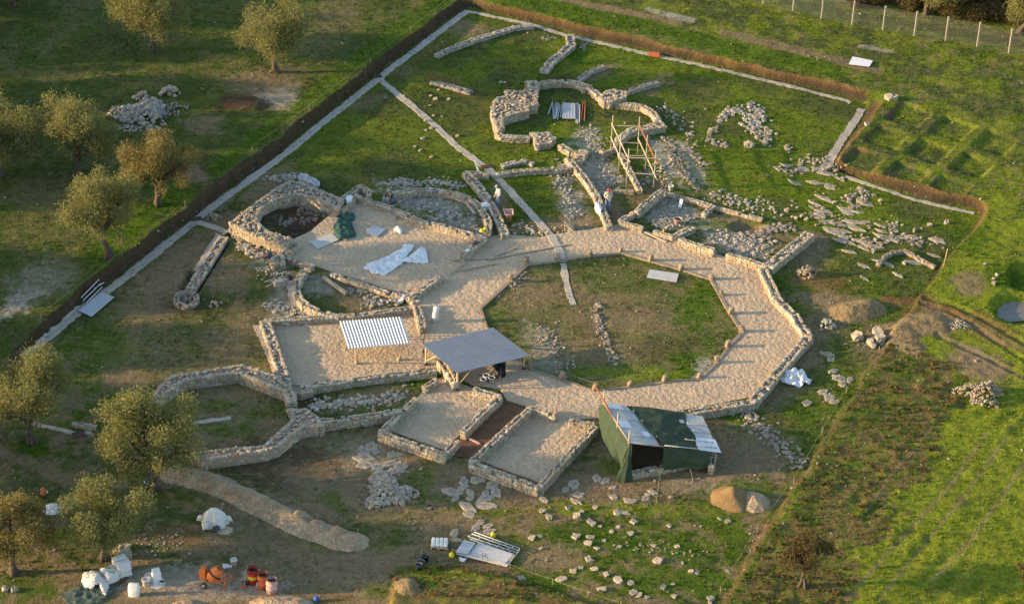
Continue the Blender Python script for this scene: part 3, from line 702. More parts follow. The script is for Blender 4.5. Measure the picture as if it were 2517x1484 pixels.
wall([([(1020, 735), (1030, 764), (1040, 799)], .62, .65)], 'short wide wall left of the white standing stone')
wall([([(769, 943), (884, 924), (975, 913), (1070, 904)], .55, .6), ([(769, 946), (884, 929), (960, 920)], .9, .35)], 'long sunlit wall on the south side of the white roofed room')
mb = MB(); mass_geo(mb, [(706, 940), (766, 941), (768, 960), (740, 968), (712, 966)], .45)
tag(mb.build('stone_wall', [M['stone'], M['pinkmortar']]), 'pink mortar platform at the corner of the white roofed room', 'wall')
mb = MB(); mass_geo(mb, [(370, 985), (389, 949), (423, 921), (513, 907), (597, 894), (682, 923), (716, 952), (728, 970), (728, 985), (708, 988), (698, 960), (585, 916), (457, 933), (409, 965), (392, 990)], .75, dens=16)
tag(mb.build('stone_wall', [M['stone'], M['mortar']]), 'thick angular wall round the octagonal hall, its north side', 'wall')
mb = MB(); mass_geo(mb, [(469, 1117), (477, 1109), (561, 1100), (646, 1093), (718, 1029), (714, 1003), (754, 1003), (782, 1022), (795, 1044), (742, 1051), (684, 1096), (654, 1107), (501, 1129)], .75, dens=9)
tag(mb.build('stone_wall', [M['stone'], M['pinkmortar']]), 'thick pink topped wall round the octagonal hall, its south side', 'wall')
wall([([(782, 1030), (850, 1022), (925, 1013), (985, 1004)], .6, .75)], 'retaining wall below the rubble room, between hall and square room')
wall([([(1022, 974), (938, 1056)], .5, .6), ([(936, 1058), (1015, 1086), (1094, 1113)], .55, .65), ([(1098, 1106), (1123, 1078)], .5, .6)], 'low walls of the left square sand room below the grey roof')
wall([([(1139, 1057), (1185, 1012), (1228, 972)], .5, .6), ([(1228, 968), (1166, 950)], .5, .6)], 'east wall of the left square sand room with short return')
wall([([(1072, 926), (1045, 946)], .45, .55)], 'sunlit wall fragment between the square room and the white roof')
wall([([(1366, 1013), (1307, 997)], .5, .65), ([(1304, 998), (1235, 1060), (1160, 1130)], .5, .65), ([(1160, 1133), (1229, 1158), (1322, 1192)], .55, .65), ([(1328, 1188), (1400, 1108), (1464, 1042)], .5, .65), ([(1461, 1038), (1402, 1030)], .5, .6)], 'walls of the right square sand room beside the netted tent')
wall([([(1083, 880), (1100, 905), (1122, 935)], .6, .7)], 'sunlit wall under the left edge of the grey roof')
wall([([(1554, 1158), (1622, 1144), (1690, 1130), (1752, 1118)], .5, .5)], 'pale rubble wall at the foot of the netted tent')
wall([([(1755, 1112), (1749, 1140)], .4, .7)], 'rounded pale wall end at the right foot of the netted tent')
# west trench wall, oven ring
wall([([(549, 580), (515, 635), (470, 705)], .85, .35, {'z0': -.15})], 'long isolated wall standing in its trench on the west lawn')
a = [(460+26*math.cos(t)-2, 731+17*math.sin(t)) for t in np.linspace(.2, 2*math.pi+.1, 26)]
mb = MB(); wall_geo(mb, [W2(x, y, .35) for x, y in a], .34, .35, z0=0)
r_ = W2(458, 736, .05); q = RNG.normal(0, .28, (40, 2)); mb.stones(np.column_stack([q+r_[:2], np.full(40, .05)]), RNG.uniform(.05, .11, (40, 3)), RNG.uniform(0, 3, 40))
tag(mb.build('stone_ring', [M['pale'], M['mortar']]), 'ring of rounded stones at the foot of the isolated west wall', 'stone ring')
# clover shaped ruin to the north
wall([([(1302, 205), (1326, 201), (1350, 197), (1390, 195), (1417, 198), (1450, 208), (1470, 226), (1486, 240)], .6, .6)], 'arched back wall of the clover shaped ruin')
mb = MB(); mass_geo(mb, [(1294, 199), (1318, 198), (1326, 205), (1322, 222), (1321, 245), (1322, 258), (1300, 262), (1300, 272), (1262, 280), (1240, 290), (1234, 300), (1240, 312), (1228, 318), (1214, 305), (1206, 270), (1213, 246), (1224, 238), (1242, 235), (1244, 222), (1290, 222), (1300, 214)], .7)
tag(mb.build('stone_wall', [M['stone'], M['mortar']]), 'heavy left shoulder of the clover shaped ruin with big grey blocks', 'wall')
wall([([(1222, 322), (1236, 330), (1262, 332), (1300, 333)], .5, .55)], 'low left front wall of the clover shaped ruin')
mb = MB(); mass_geo(mb, [(1306, 325), (1350, 325), (1366, 340), (1352, 352), (1318, 356)], .5)
tag(mb.build('stone_wall', [M['stone'], M['mortar']]), 'square pier at the left of the clover ruin doorway', 'wall')
mb = MB(); mass_geo(mb, [(1478, 232), (1490, 222), (1510, 219), (1532, 224), (1538, 238), (1524, 244), (1500, 250), (1484, 248), (1474, 240)], .65)
tag(mb.build('stone_wall', [M['stone'], M['mortar']]), 'pink and grey knot of masonry right of the clover back wall', 'wall')
wall([([(1515, 249), (1545, 252), (1578, 256), (1604, 270), (1618, 288), (1612, 300)], .55, .55)], 'curved right lobe wall of the clover shaped ruin')
mb = MB(); mass_geo(mb, [(1618, 290), (1632, 302), (1636, 312), (1580, 320), (1562, 322), (1545, 330), (1530, 344), (1515, 350), (1512, 340), (1530, 324), (1548, 314), (1584, 308), (1605, 300)], .5)
tag(mb.build('stone_wall', [M['stone'], M['mortar']]), 'wedge shaped front right wall of the clover ruin behind the scaffold', 'wall')
wall([([(1424, 190), (1448, 172), (1484, 158)], .5, .4)], 'grey spur wall pointing up from the clover back wall', ('rubble', 'mortar'))
wall([([(1538, 222), (1575, 209), (1616, 199)], .5, .4)], 'grey spur wall pointing right from the pink and grey knot', ('rubble', 'mortar'))
wall([([(1074, 132), (1100, 119), (1126, 109), (1166, 94), (1207, 82), (1260, 65), (1308, 60)], .6, .35)], 'long grey rubble wall in the far left corner of the dig', ('rubble', 'mortar'))
wall([([(1338, 170), (1355, 148), (1385, 125), (1405, 108), (1402, 84)], .85, .4)], 'broad grey rubble wall bending down from the far gravel path', ('rubble', 'mortar'))
wall([([(1061, 197), (1105, 207), (1156, 222)], .6, .3)], 'short broken grey wall in a brown scrape left of the clover ruin', ('rubble', 'mortar'))
a = [(2160, 645), (2170, 632), (2190, 618), (2222, 612), (2250, 624), (2275, 640), (2298, 651)]
wall([(a, .35, .3)], 'thin arc of stones on the turf near the east boundary', ('pale', 'mortar'))
wall([([(180, 1036), (205, 1040), (232, 1044)], .4, .3)], 'short grey wall stub left of the large olive tree', ('rubble', 'mortar'))
wall([([(1235, 404), (1262, 396), (1290, 392)], .6, .3), ([(1290, 392), (1310, 398)], .5, .3)], 'ruined basin wall above the straight low wall by the path', ('rubble', 'mortar'))

# kerb and stubs of the ring walk
mb = MB()
K = [W2(x, y, .1) for x, y in KERB]
for i in range(len(K)):
    a, b = K[i], K[(i+1) % len(K)]; L = np.linalg.norm(b-a); d = (b-a)/L; yaw = math.atan2(d[1], d[0]); s = 0
    while s < L-.05:
        l = min(rnd.uniform(.9, 1.7), L-s); c = a+d*(s+l/2)
        mb.box((c[0], c[1], .0), (l-.02, .20+rnd.uniform(-.03, .03), .20+rnd.uniform(-.02, .02)), yaw+rnd.uniform(-.01, .01)); s += l
tag(mb.build('kerb', M['kerb']), 'low stone kerb round the many sided grass court', 'kerb')
stub_lab = {(1255, 692): 'left of the gravel path at the kerb corner nearest the white tarp', (1294, 648): 'at the top left kerb corner', (1371, 640): 'where the gravel path enters the grass court', (1450, 630): 'between the gravel path and the topmost kerb corner',
            (1526, 620): 'at the topmost kerb corner', (1600, 642): 'right of the topmost kerb corner', (1674, 664): 'right above the loose grey metal sheet', (1748, 688): 'at the upper right kerb corner', (1773, 727): 'on the right kerb, below the upper right corner',
            (1797, 772): 'midway down the right kerb', (1823, 816): 'at the rightmost kerb corner', (1789, 853): 'first below the rightmost kerb corner', (1761, 892): 'beside the pale gravel patch of the kerb', (1719, 929): 'at the lower right kerb corner',
            (1634, 938): 'on the bottom kerb, right of the middle', (1549, 949): 'grey one on the bottom kerb above the tent', (1462, 959): 'by the upper end of the red pole', (1382, 932): 'on the lower left kerb, right of the grey roof', (1303, 905): 'just right of the grey roof corner post'}
stub0 = None
for (x, y), lb in stub_lab.items():
    p = W2(x, y, 0)
    if stub0 is None:
        mb = MB()
        mb.box((0, 0, .10), (.42, .40, .30), .1); mb.stones([(0, 0, .36), (.02, .0, .54)], [(.19, .18, .15), (.17, .16, .10)], [.2, .7], jit=.06)
        stub0 = mb.build('stone_stub', M['kerb'], origin=(0, 0, 0)); o = stub0
    else:
        o = stub0.copy(); col.objects.link(o)
    o.location = (p[0], p[1], .0); o.rotation_euler = (0, 0, rnd.uniform(0, 3)); s = rnd.uniform(.66, .88); o.scale = (s, s, s*rnd.uniform(.9, 1.1))
    tag(o, 'squat stone stub '+lb, 'stone stub', 'stone stubs along the kerb of the grass court')

# ------------------------------------------------------------------ rubble
def scatter(pts, n, spread, size, matn='rubble', flat=.7, up=0.3, pw=1.6, name='rubble', label=None, cat='rubble', kind=None, group=None, z=None):
    """stones thrown round a list of points or along a line; spread in survey units (x, y)"""
    mb = MB(); P = np.array(pts, float); k = RNG.integers(0, len(P), n)
    q = P[k] + RNG.normal(0, 1, (n, 2))*np.array(spread)
    g = np.array([G(x, y) for x, y in q]) if n < 260 else np.array([W2(x, y, z if z is not None else 0.02) for x, y in q])
    g[:, 2] = Hs(g[:, 0], g[:, 1]) if z is None else z
    sz = (size[0]+(size[1]-size[0])*RNG.random(n)**pw)*.62
    D = np.column_stack([sz, sz*RNG.uniform(.6, 1, n), sz*flat*RNG.uniform(.6, 1, n)]); g[:, 2] += D[:, 2]*up
    mb.stones(g, D, RNG.uniform(0, 3.1, n), jit=.16)
    o = mb.build(name, M[matn]); return tag(o, label, cat, group, kind)
def line(p, n=14):
    P = np.array(p, float); s = np.concatenate([[0], np.cumsum(np.linalg.norm(np.diff(P, axis=0), axis=1))]); t = np.linspace(0, s[-1], n)
    return np.column_stack([np.interp(t, s, P[:, 0]), np.interp(t, s, P[:, 1])])
RUB = [
    (line([(985, 490), (1040, 500), (1100, 525), (1150, 560), (1185, 570)], 24), 330, (22, 9), (.06, .26), 'rubble', 'grey rubble filling the apse behind the man in the green jacket'),
    (line([(960, 455), (985, 445), (1010, 455)], 8), 90, (12, 5), (.09, .24), 'rubble', 'loose grey stones heaped outside the rubble apse, behind the seated man'),
    (line([(1050, 455), (1075, 447), (1110, 452), (1130, 460)], 8), 110, (14, 5), (.09, .24), 'rubble', 'loose grey stones heaped along the back of the rubble apse'),
    ([(676, 440), (690, 436), (702, 440), (716, 434)], 70, (8, 4), (.1, .24), 'rubble', 'stones beside the grey cloth on the brown apse'),
    (line([(590, 600), (605, 612), (625, 618), (640, 625)], 8), 120, (10, 6), (.09, .26), 'stone', 'sunlit round stones beside the dark blue bag'),
    (line([(640, 665), (660, 668), (690, 660), (700, 690), (680, 675)], 8), 110, (12, 8), (.06, .18), 'rubble', 'grey stones round the upturned wheelbarrow'),
    (line([(660, 750), (690, 755), (720, 765), (760, 775)], 8), 130, (14, 6), (.07, .22), 'rubble', 'grey stones piled outside the grassy apse'),
    (line([(905, 740), (935, 745), (965, 738), (985, 730)], 8), 110, (10, 7), (.08, .26), 'rubble', 'grey stones piled inside the grassy apse by the white rag'),
    ([(875, 715), (890, 718), (862, 712)], 60, (7, 5), (.06, .2), 'pale', 'two small white stone heaps beside the timber'),
    (line([(775, 995), (800, 990), (830, 1000), (850, 985), (890, 990)], 10), 170, (16, 7), (.08, .30), 'stone', 'grey and white blocks tumbled in the rubble room under the long wall'),
    (line([(905, 990), (930, 980), (960, 985), (980, 965)], 10), 130, (16, 8), (.06, .22), 'stone', 'small stones right of the tumbled blocks in the rubble room'),
    (line([(1260, 705), (1270, 690), (1285, 680)], 6), 50, (6, 5), (.07, .2), 'pale', 'white stones inside the kerb at the court top left'),
    (line([(1468, 755), (1465, 785), (1478, 815), (1488, 840), (1500, 860), (1510, 890)], 20), 170, (6, 6), (.07, .24), 'pale', 'line of sunlit stones across the brown middle of the court'),
    (line([(1345, 800), (1350, 840), (1370, 870), (1390, 905)], 12), 170, (18, 12), (.05, .2), 'pale', 'half buried stones in the court right of the grey roof'),
    (line([(1375, 400), (1380, 440), (1395, 490), (1410, 540)], 16), 260, (12, 12), (.05, .2), 'rubble', 'strip of half buried stones between the gravel path and the diagonal wall'),
    (line([(1440, 320), (1455, 345), (1470, 365)], 10), 120, (12, 9), (.05, .18), 'rubble', 'small stones at the clover ruin doorway'),
    (line([(1460, 400), (1480, 430), (1500, 450)], 10), 170, (18, 12), (.05, .2), 'rubble', 'grey stones left of the scaffold feet'),
    (line([(1575, 440), (1635, 400), (1630, 430), (1640, 460)], 8), 150, (9, 14), (.05, .2), 'rubble', 'grey stones right of the scaffold feet'),
    (line([(1640, 345), (1655, 385), (1680, 420), (1705, 455)], 16), 210, (8, 8), (.07, .26), 'pale', 'left of two slanting stone rows across the east lawn'),
    (line([(1690, 360), (1710, 385), (1735, 415)], 10), 100, (8, 8), (.07, .24), 'pale', 'right of two slanting stone rows across the east lawn'),
    (line([(1620, 540), (1650, 530), (1680, 545), (1640, 555), (1660, 505)], 10), 260, (18, 9), (.05, .2), 'rubble', 'grey rubble on the floor of the rubble room round the bucket'),
    (line([(1620, 495), (1655, 498), (1660, 490)], 6), 22, (12, 4), (.12, .28), 'pale', 'row of pale blocks at the back of the rubble room'),
    (line([(1760, 580), (1790, 590), (1830, 600), (1860, 590), (1880, 620)], 12), 300, (20, 12), (.05, .24), 'rubble', 'grey rubble spread left of the double faced wall'),
    (line([(1865, 580), (1885, 565), (1910, 558), (1940, 560)], 10), 130, (10, 5), (.09, .26), 'pale', 'ridge of pale stones above the rubble left of the double faced wall'),
    (line([(1750, 470), (1790, 490), (1850, 505), (1890, 520)], 12), 200, (22, 8), (.05, .2), 'rubble', 'scattered grey rubble behind the long pink and grey wall'),
    (line([(1620, 270), (1640, 265), (1655, 290), (1690, 320), (1700, 340)], 10), 90, (10, 7), (.06, .24), 'rubble', 'stones tumbled right of the clover ruin'),
    (line([(1772, 300), (1785, 278), (1805, 270), (1830, 280)], 10), 110, (6, 5), (.1, .3), 'rubble', 'upper left arm of the ragged ruin on the east lawn'),
    (line([(1845, 262), (1860, 275), (1870, 295), (1840, 310), (1870, 330)], 10), 190, (10, 8), (.1, .32), 'rubble', 'main grey mound of the ragged ruin on the east lawn'),
    (line([(1880, 335), (1890, 345), (1875, 352), (1895, 330)], 6), 46, (7, 5), (.12, .34), 'pale', 'sunlit blocks at the foot of the ragged ruin mound'),
    (line([(1760, 315), (1745, 330), (1740, 342), (1760, 352), (1785, 360)], 10), 60, (4, 4), (.1, .26), 'pale', 'curved row of stones left of the ragged ruin'),
    (line([(1930, 365), (1940, 368)], 3), 14, (6, 4), (.12, .28), 'pale', 'few sunlit stones right below the ragged ruin'),
    (line([(2085, 490), (2100, 475), (2120, 470), (2130, 485), (2095, 505)], 8), 90, (8, 6), (.1, .3), 'pale', 'heap of pale stones under the lower gravel path'),
    (line([(1920, 430), (1940, 420), (1960, 400), (1990, 395), (2060, 420)], 10), 110, (18, 9), (.08, .28), 'pale', 'loose pale stones left of the lower terrace corner'),
    (line([(2000, 500), (2040, 520), (2080, 545), (2120, 580), (2160, 590)], 14), 110, (30, 14), (.06, .26), 'pale', 'pale stones strewn among the flat slabs of the east turf'),
    (line([(2200, 545), (2190, 570), (2170, 590), (2150, 600)], 8), 70, (10, 6), (.08, .26), 'pale', 'bent row of stones on the turf below the corner terrace'),
    (line([(2215, 585), (2260, 600), (2290, 600)], 8), 60, (20, 6), (.06, .22), 'pale', 'small stones beyond the thin stone arc'),
    (line([(1820, 1010), (1860, 1040), (1900, 1080), (1940, 1115), (1965, 1140)], 16), 260, (13, 9), (.07, .26), 'pale', 'slanting band of stones right of the netted tent'),
    (line([(680, 535), (690, 545), (700, 550), (720, 540)], 6), 60, (7, 4), (.07, .2), 'pale', 'left patch of stones on the brown apse floor'),
    (line([(740, 520), (770, 518), (800, 525), (760, 540), (745, 545)], 8), 90, (8, 5), (.07, .2), 'pale', 'right patch of stones on the brown apse floor'),
    (line([(350, 1325), (400, 1340), (440, 1330), (330, 1350)], 8), 120, (26, 14), (.03, .10), 'rubble', 'small stones strewn right of the tree with the bag stack'),
    (line([(1280, 555), (1330, 570), (1300, 577), (1400, 560)], 8), 90, (20, 6), (.06, .2), 'stone', 'low tumbled stones edging the ring walk where the gravel path crosses'),
    ([(1350, 92), (1340, 96)], 26, (8, 4), (.05, .15), 'pale', 'small white stones between the two far rubble walls'),
    ([(1435, 110), (1430, 118)], 24, (5, 6), (.06, .18), 'pale', 'few grey stones right of the bent far rubble wall'),
    (line([(1005, 1170), (960, 1150)], 3), 14, (22, 14), (.08, .18), 'pale', 'odd stones between the stone heap and the slabs'),
    (line([(1530, 1320), (1640, 1350), (1700, 1360), (1660, 1330)], 8), 60, (40, 10), (.04, .13), 'pale', 'little white stones in the shaded grass below the tent'),
    (line([(2100, 830), (2180, 850), (2200, 820), (2250, 800)], 8), 160, (26, 14), (.03, .12), 'pale', 'small stones strewn on the track mound'),
]
for pts, n, sp_, sz, mm, lab in RUB:
    scatter(pts, n, sp_, sz, mm, name='rubble', label=lab, cat='rubble', kind='stuff')

def heap(x, y, rx, ry, hgt, n, size, matn, label, cat='stone heap', name='stone_heap', kind=None):
    """a pile of stones with a rounded profile; radii in metres"""
    c = G(x, y); mb = MB(); k = int(n)
    r = np.sqrt(RNG.random(k)); th = RNG.uniform(0, 2*math.pi, k); px = r*np.cos(th)*rx; py = r*np.sin(th)*ry
    ir = 1+.25*np.sin(3*th+x)+.15*np.sin(5*th); px *= ir; py *= ir
    z = hgt*np.clip(1-r**1.5, 0, 1)*(.8+.4*RNG.random(k)); sz = (size[0]+(size[1]-size[0])*RNG.random(k)**1.5)*.72
    mb.stones(np.column_stack([c[0]+px, c[1]+py, Hs(c[0]+px, c[1]+py)+z+sz*.2]), np.column_stack([sz, sz*RNG.uniform(.6, 1, k), sz*RNG.uniform(.5, .9, k)]), RNG.uniform(0, 3, k), jit=.10, tilt=.25)
    return tag(mb.build(name, M[matn]), label, cat, None, kind)
heap(350, 282, 2.0, 1.9, .55, 330, (.1, .30), 'rubble', 'big sprawling heap of grey stones among the olive trees')
heap(350, 244, .55, .45, .5, 34, (.12, .24), 'stone', 'small tan stone clump at the back edge of the big grey heap')
heap(417, 231, .75, .55, .5, 34, (.14, .30), 'stone', 'small separate stone clump behind the big grey heap')
heap(428, 272, .8, 1.1, .2, 150, (.04, .11), 'pale', 'low spread of fine rubble right of the big grey heap', 'rubble', 'rubble', 'stuff')
heap(322, 318, 1.2, .5, .15, 90, (.05, .14), 'rubble', 'fringe of small stones below the big grey heap', 'rubble', 'rubble', 'stuff')
heap(524, 535, .55, .45, .25, 40, (.07, .18), 'pale', 'small pile of stones beside the path junction at the west building')
heap(528, 750, .4, .35, .2, 24, (.06, .16), 'pale', 'tiny stone pile right of the stone ring')
heap(957, 1214, 1.3, 1.3, .32, 460, (.07, .20), 'stone', 'round heap of tan and grey building stones below the square room')
heap(1985, 676, .6, .55, .6, 70, (.07, .17), 'pale', 'little cone of white stones outside the east outer wall')
heap(2032, 801, .5, .5, .4, 44, (.08, .2), 'rubble', 'small stone pile right of the east outer wall corner')
heap(2412, 972, 1.25, 1.1, .85, 330, (.06, .16), 'pale', 'tall sunlit heap of small round stones on the right field')
heap(2360, 800, .8, .6, .1, 120, (.03, .10), 'rubble', 'spill of pale small stones beside the wheel ruts', 'rubble', 'rubble', 'stuff')

# flat slabs and loose stones: one object each
var = []
for i in range(5):
    mb = MB(); mb.stones([(0, 0, 0)], [(1, 1, 1)], [0], jit=.17)
    me = mb.build('loose_stone', M['pale'], origin=(0, 0, 0)); var.append(me.data); bpy.data.objects.remove(me)
svar = []
for i in range(5):
    mb = MB(); n = 14; a = np.sort(RNG.uniform(0, 2*math.pi, n)); r = RNG.uniform(.7, 1.1, n)
    ring = np.column_stack([r*np.cos(a), r*np.sin(a)]); P = [np.column_stack([ring*k, np.full(n, z)]) for k, z in ((1.05, -.5), (1.0, .5), (.9, .85), (.4, 1.0+.0))]
    P[2][:, 2] += RNG.normal(0, .12, n); P[3][:, 2] += RNG.normal(0, .1, n)
    P = np.array(P); P = np.concatenate([P, P[:, :1]], 1); mb.grid(P, 0, False, True); mb.add(P[-1][:-1], [tuple(range(n))], 0)
    me = mb.build('rock_slab', M['pale'], origin=(0, 0, 0)); svar.append(me.data); bpy.data.objects.remove(me)
def stone_at(x, y, r, label, group, flat=.65, sink=.25, name='loose_stone', cat='stone'):
    p = G(x, y); o = bpy.data.objects.new(name, rnd.choice(var)); col.objects.link(o)
    o.scale = (r*rnd.uniform(.8, 1.2), r*rnd.uniform(.7, 1.1), r*flat*rnd.uniform(.8, 1.2)); o.rotation_euler = (rnd.uniform(-.2, .2), rnd.uniform(-.2, .2), rnd.uniform(0, 6.2))
    o.location = (p[0], p[1], p[2]+o.scale[2]*(1-2*sink)); return tag(o, label, cat, group)
def slab_at(x, y, r, label, group, name='rock_slab', yaw=None):
    p = G(x, y); o = bpy.data.objects.new(name, rnd.choice(svar)); col.objects.link(o)
    r *= .82; o.scale = (r*rnd.uniform(.9, 1.4), r*rnd.uniform(.6, .9), .05*rnd.uniform(.7, 1.4)); o.rotation_euler = (rnd.uniform(-.04, .04), rnd.uniform(-.04, .04), rnd.uniform(0, 6.2) if yaw is None else yaw+rnd.uniform(-.3, .3))
    if yaw is not None: o.scale[0] *= 1.25; o.scale[1] *= .8
    o.location = (p[0], p[1], p[2]); return tag(o, label, 'rock slab', group)
_q = W2(1030, 620)-W2(860, 555); SY = math.atan2(_q[1], _q[0])
for x, y in T(3, 1, (260, 170), (330, 140), (480, 180), (410, 300), (590, 300), (720, 320), (670, 440), (590, 490), (580, 525), (670, 560), (610, 610), (900, 580), (990, 570), (1060, 490), (1060, 660), (810, 680), (690, 660), (740, 730), (830, 740), (960, 715), (1190, 690), (1200, 740), (950, 660), (820, 830), (900, 840),
              (1000, 830), (1050, 850), (1040, 900), (910, 930), (1260, 1045), (1180, 1015), (1040, 1170), (1350, 1140), (690, 210), (820, 265), (1310, 730), (1380, 800), (1120, 880), (640, 200), (1230, 800), (1480, 800), (1710, 825), (1680, 965), (1030, 1055), (1500, 1030), (730, 345), (870, 545), (640, 590), (780, 760), (860, 800)):
    slab_at(x, y, rnd.uniform(.35, .72), 'flat pale rock slab bedded in the east turf below the corner terrace', 'flat slabs of the east turf', yaw=SY)
for x, y in T(1, 3, (1050, 90), (1050, 150), (1060, 215), (1180, 230), (1150, 90), (1290, 120), (1330, 120), (1280, 200), (1375, 230), (1190, 300), (1330, 270), (1130, 330), (1100, 50)):
    slab_at(x, y, rnd.uniform(.4, .8), 'flat rock slab in the ground between stone heap and left square room', 'flat slabs above the stone heap')
for x, y in T(1, 3, (1950, 370), (2080, 350), (2220, 390), (1850, 460), (2010, 465), (2010, 520), (2150, 470), (2250, 465), (2150, 520), (1990, 600), (2000, 665), (1875, 520), (2100, 740), (2180, 770), (2190, 820), (1870, 840), (2060, 790), (1900, 905), (2150, 580), (1950, 420)):
    slab_at(x, y, rnd.uniform(.32, .62), 'flat rock slab in the ground below the right square room', 'flat slabs below the right square room')
for x, y in T(3, 2, (700, 490), (740, 540), (760, 650), (820, 720), (840, 770), (670, 840), (720, 890), (770, 930), (910, 730), (520, 940)):
    slab_at(x, y, rnd.uniform(.3, .6), 'pale worn rock slab on the slope right of the white crumpled sheet', 'slabs on the east slope')
for x, y, s in [(a, b, .42) for a, b in ((680, 390), (600, 440), (710, 485), (690, 545), (350, 480), (400, 530), (885, 340), (960, 360))] + [(a, b, .3) for a, b in ((1035, 505), (1200, 545), (1165, 530), (1030, 420), (1330, 525), (1390, 465), (1350, 485))]:
    x, y = T(2, 3, (x, y)); slab_at(x, y, s*rnd.uniform(.8, 1.3), 'half buried pale slab on bare ground between right room and tent', 'slabs by the right room and tent')
for x, y in T(2, 3, (450, 695), (430, 670), (815, 725), (840, 750), (915, 775), (700, 680), (745, 640), (620, 610), (390, 640), (870, 605), (1080, 655), (1140, 655), (1220, 735), (1075, 780), (1020, 825), (1190, 840), (690, 870), (825, 875), (805, 930), (885, 975), (1090, 960), (950, 905), (1545, 770), (370, 865), (290, 880), (740, 1155), (670, 1185), (860, 1170), (1080, 1270),
              (1270, 1405), (1340, 1420), (1445, 1090), (1665, 1110), (1745, 1185), (1800, 1195), (1590, 1410), (1925, 1435), (1920, 1470), (2290, 840), (1580, 1300), (1490, 1330), (930, 1350), (970, 1215), (1195, 1295), (1215, 1380), (2070, 1180), (810, 1080), (2080, 730), (2010, 705), (1400, 950), (1620, 960), (560, 1260), (200, 1250)):
    stone_at(x, y, rnd.uniform(.09, .27), 'rough pale stone lying in the grass below the tent', 'pale stones in the grass below the tent', .40, .40)
for (x, y), r, l in [(T(3, 2, (980, 355)), .36, 'long sunlit boulder, left of the white boulder group'), (T(3, 2, (1160, 320)), .34, 'white boulder, topmost of the group by the right boundary'), (T(3, 2, (1120, 375)), .26, 'white boulder in the middle of the group by the right boundary'),
                     (T(3, 2, (1180, 385)), .42, 'largest sunlit boulder of the group by the right boundary'), (T(3, 2, (1098, 400)), .27, 'white boulder at the left of the group by the right boundary'), (T(3, 2, (1125, 427)), .16, 'smallest white boulder of the group by the right boundary'),
                     (T(3, 0, (1262, 910)), .3, 'white boulder at the collapsed corner of the far bank, the left one'), (T(3, 0, (1315, 912)), .27, 'white boulder at the collapsed corner of the far bank, the right one'), (T(3, 0, (1068, 1148)), .18, 'small white stone on the bank edge beside the test squares'),
                     (T(2, 0, (2255, 1335)), .3, 'pale boulder below the ragged ruin, the larger of two'), (T(2, 0, (2295, 1340)), .22, 'grey boulder below the ragged ruin, the smaller of two'),
                     (T(0, 3, (1080, 1000)), .26, 'pale field stone behind the bag stack, the left one'), (T(0, 3, (1142, 985)), .28, 'pale field stone behind the bag stack, the topmost'), (T(0, 3, (1150, 1045)), .30, 'brownish field stone right behind the bag stack'), (T(0, 3, (1105, 1040)), .2, 'small field stone in the midst of the stones behind the bag stack'),
                     (T(0, 3, (48, 1355)), .15, 'white stone in the grass in the bottom left corner, the left one'), (T(0, 3, (128, 1362)), .17, 'white stone in the grass in the bottom left corner, the right one'), (T(2, 0, (735, 830)), .2, 'white stone lying inside the clover back wall, the left one'), (T(2, 0, (795, 832)), .24, 'white stone lying inside the clover back wall, the right one'), (T(2, 0, (760, 852)), .2, 'grey stone lying inside the clover back wall, the nearest one'),
                     (T(2, 1, (630, 722)), .28, 'upright sunlit stone at the ring walk edge right of the gravel path')]:
    stone_at(x, y, r, l, None, .75, .15, 'boulder' if r > .25 else 'loose_stone', 'boulder' if r > .25 else 'stone')
for x, y in T(1, 0, (1650, 880), (1690, 910), (1645, 968), (1675, 1060), (1605, 1110), (1605, 1190), (1655, 1175), (1580, 1270), (1505, 1340), (1815, 912), (1555, 1380), (1655, 1440), (1750, 1070), (2290, 755), (2325, 762), (1720, 825), (840, 400), (1890, 1245)):
    stone_at(x, y, rnd.uniform(.08, .16), 'small white stone on the lawn along the long gravel path', 'white stones along the long gravel path', .6)
for x, y in T(3, 1, (1190, 475), (1500, 745), (1390, 690), (1795, 670), (1640, 690), (1565, 720), (430, 530), (385, 510), (335, 560), (290, 600), (235, 575), (385, 615), (420, 630), (470, 610), (515, 640), (1125, 930), (1410, 1040), (2255, 1145), (2225, 1180), (2150, 1045), (2225, 1225)):
    stone_at(x, y, rnd.uniform(.08, .17), 'loose pale stone on the east turf, blocky', 'blocky pale stones on the east turf', .8)

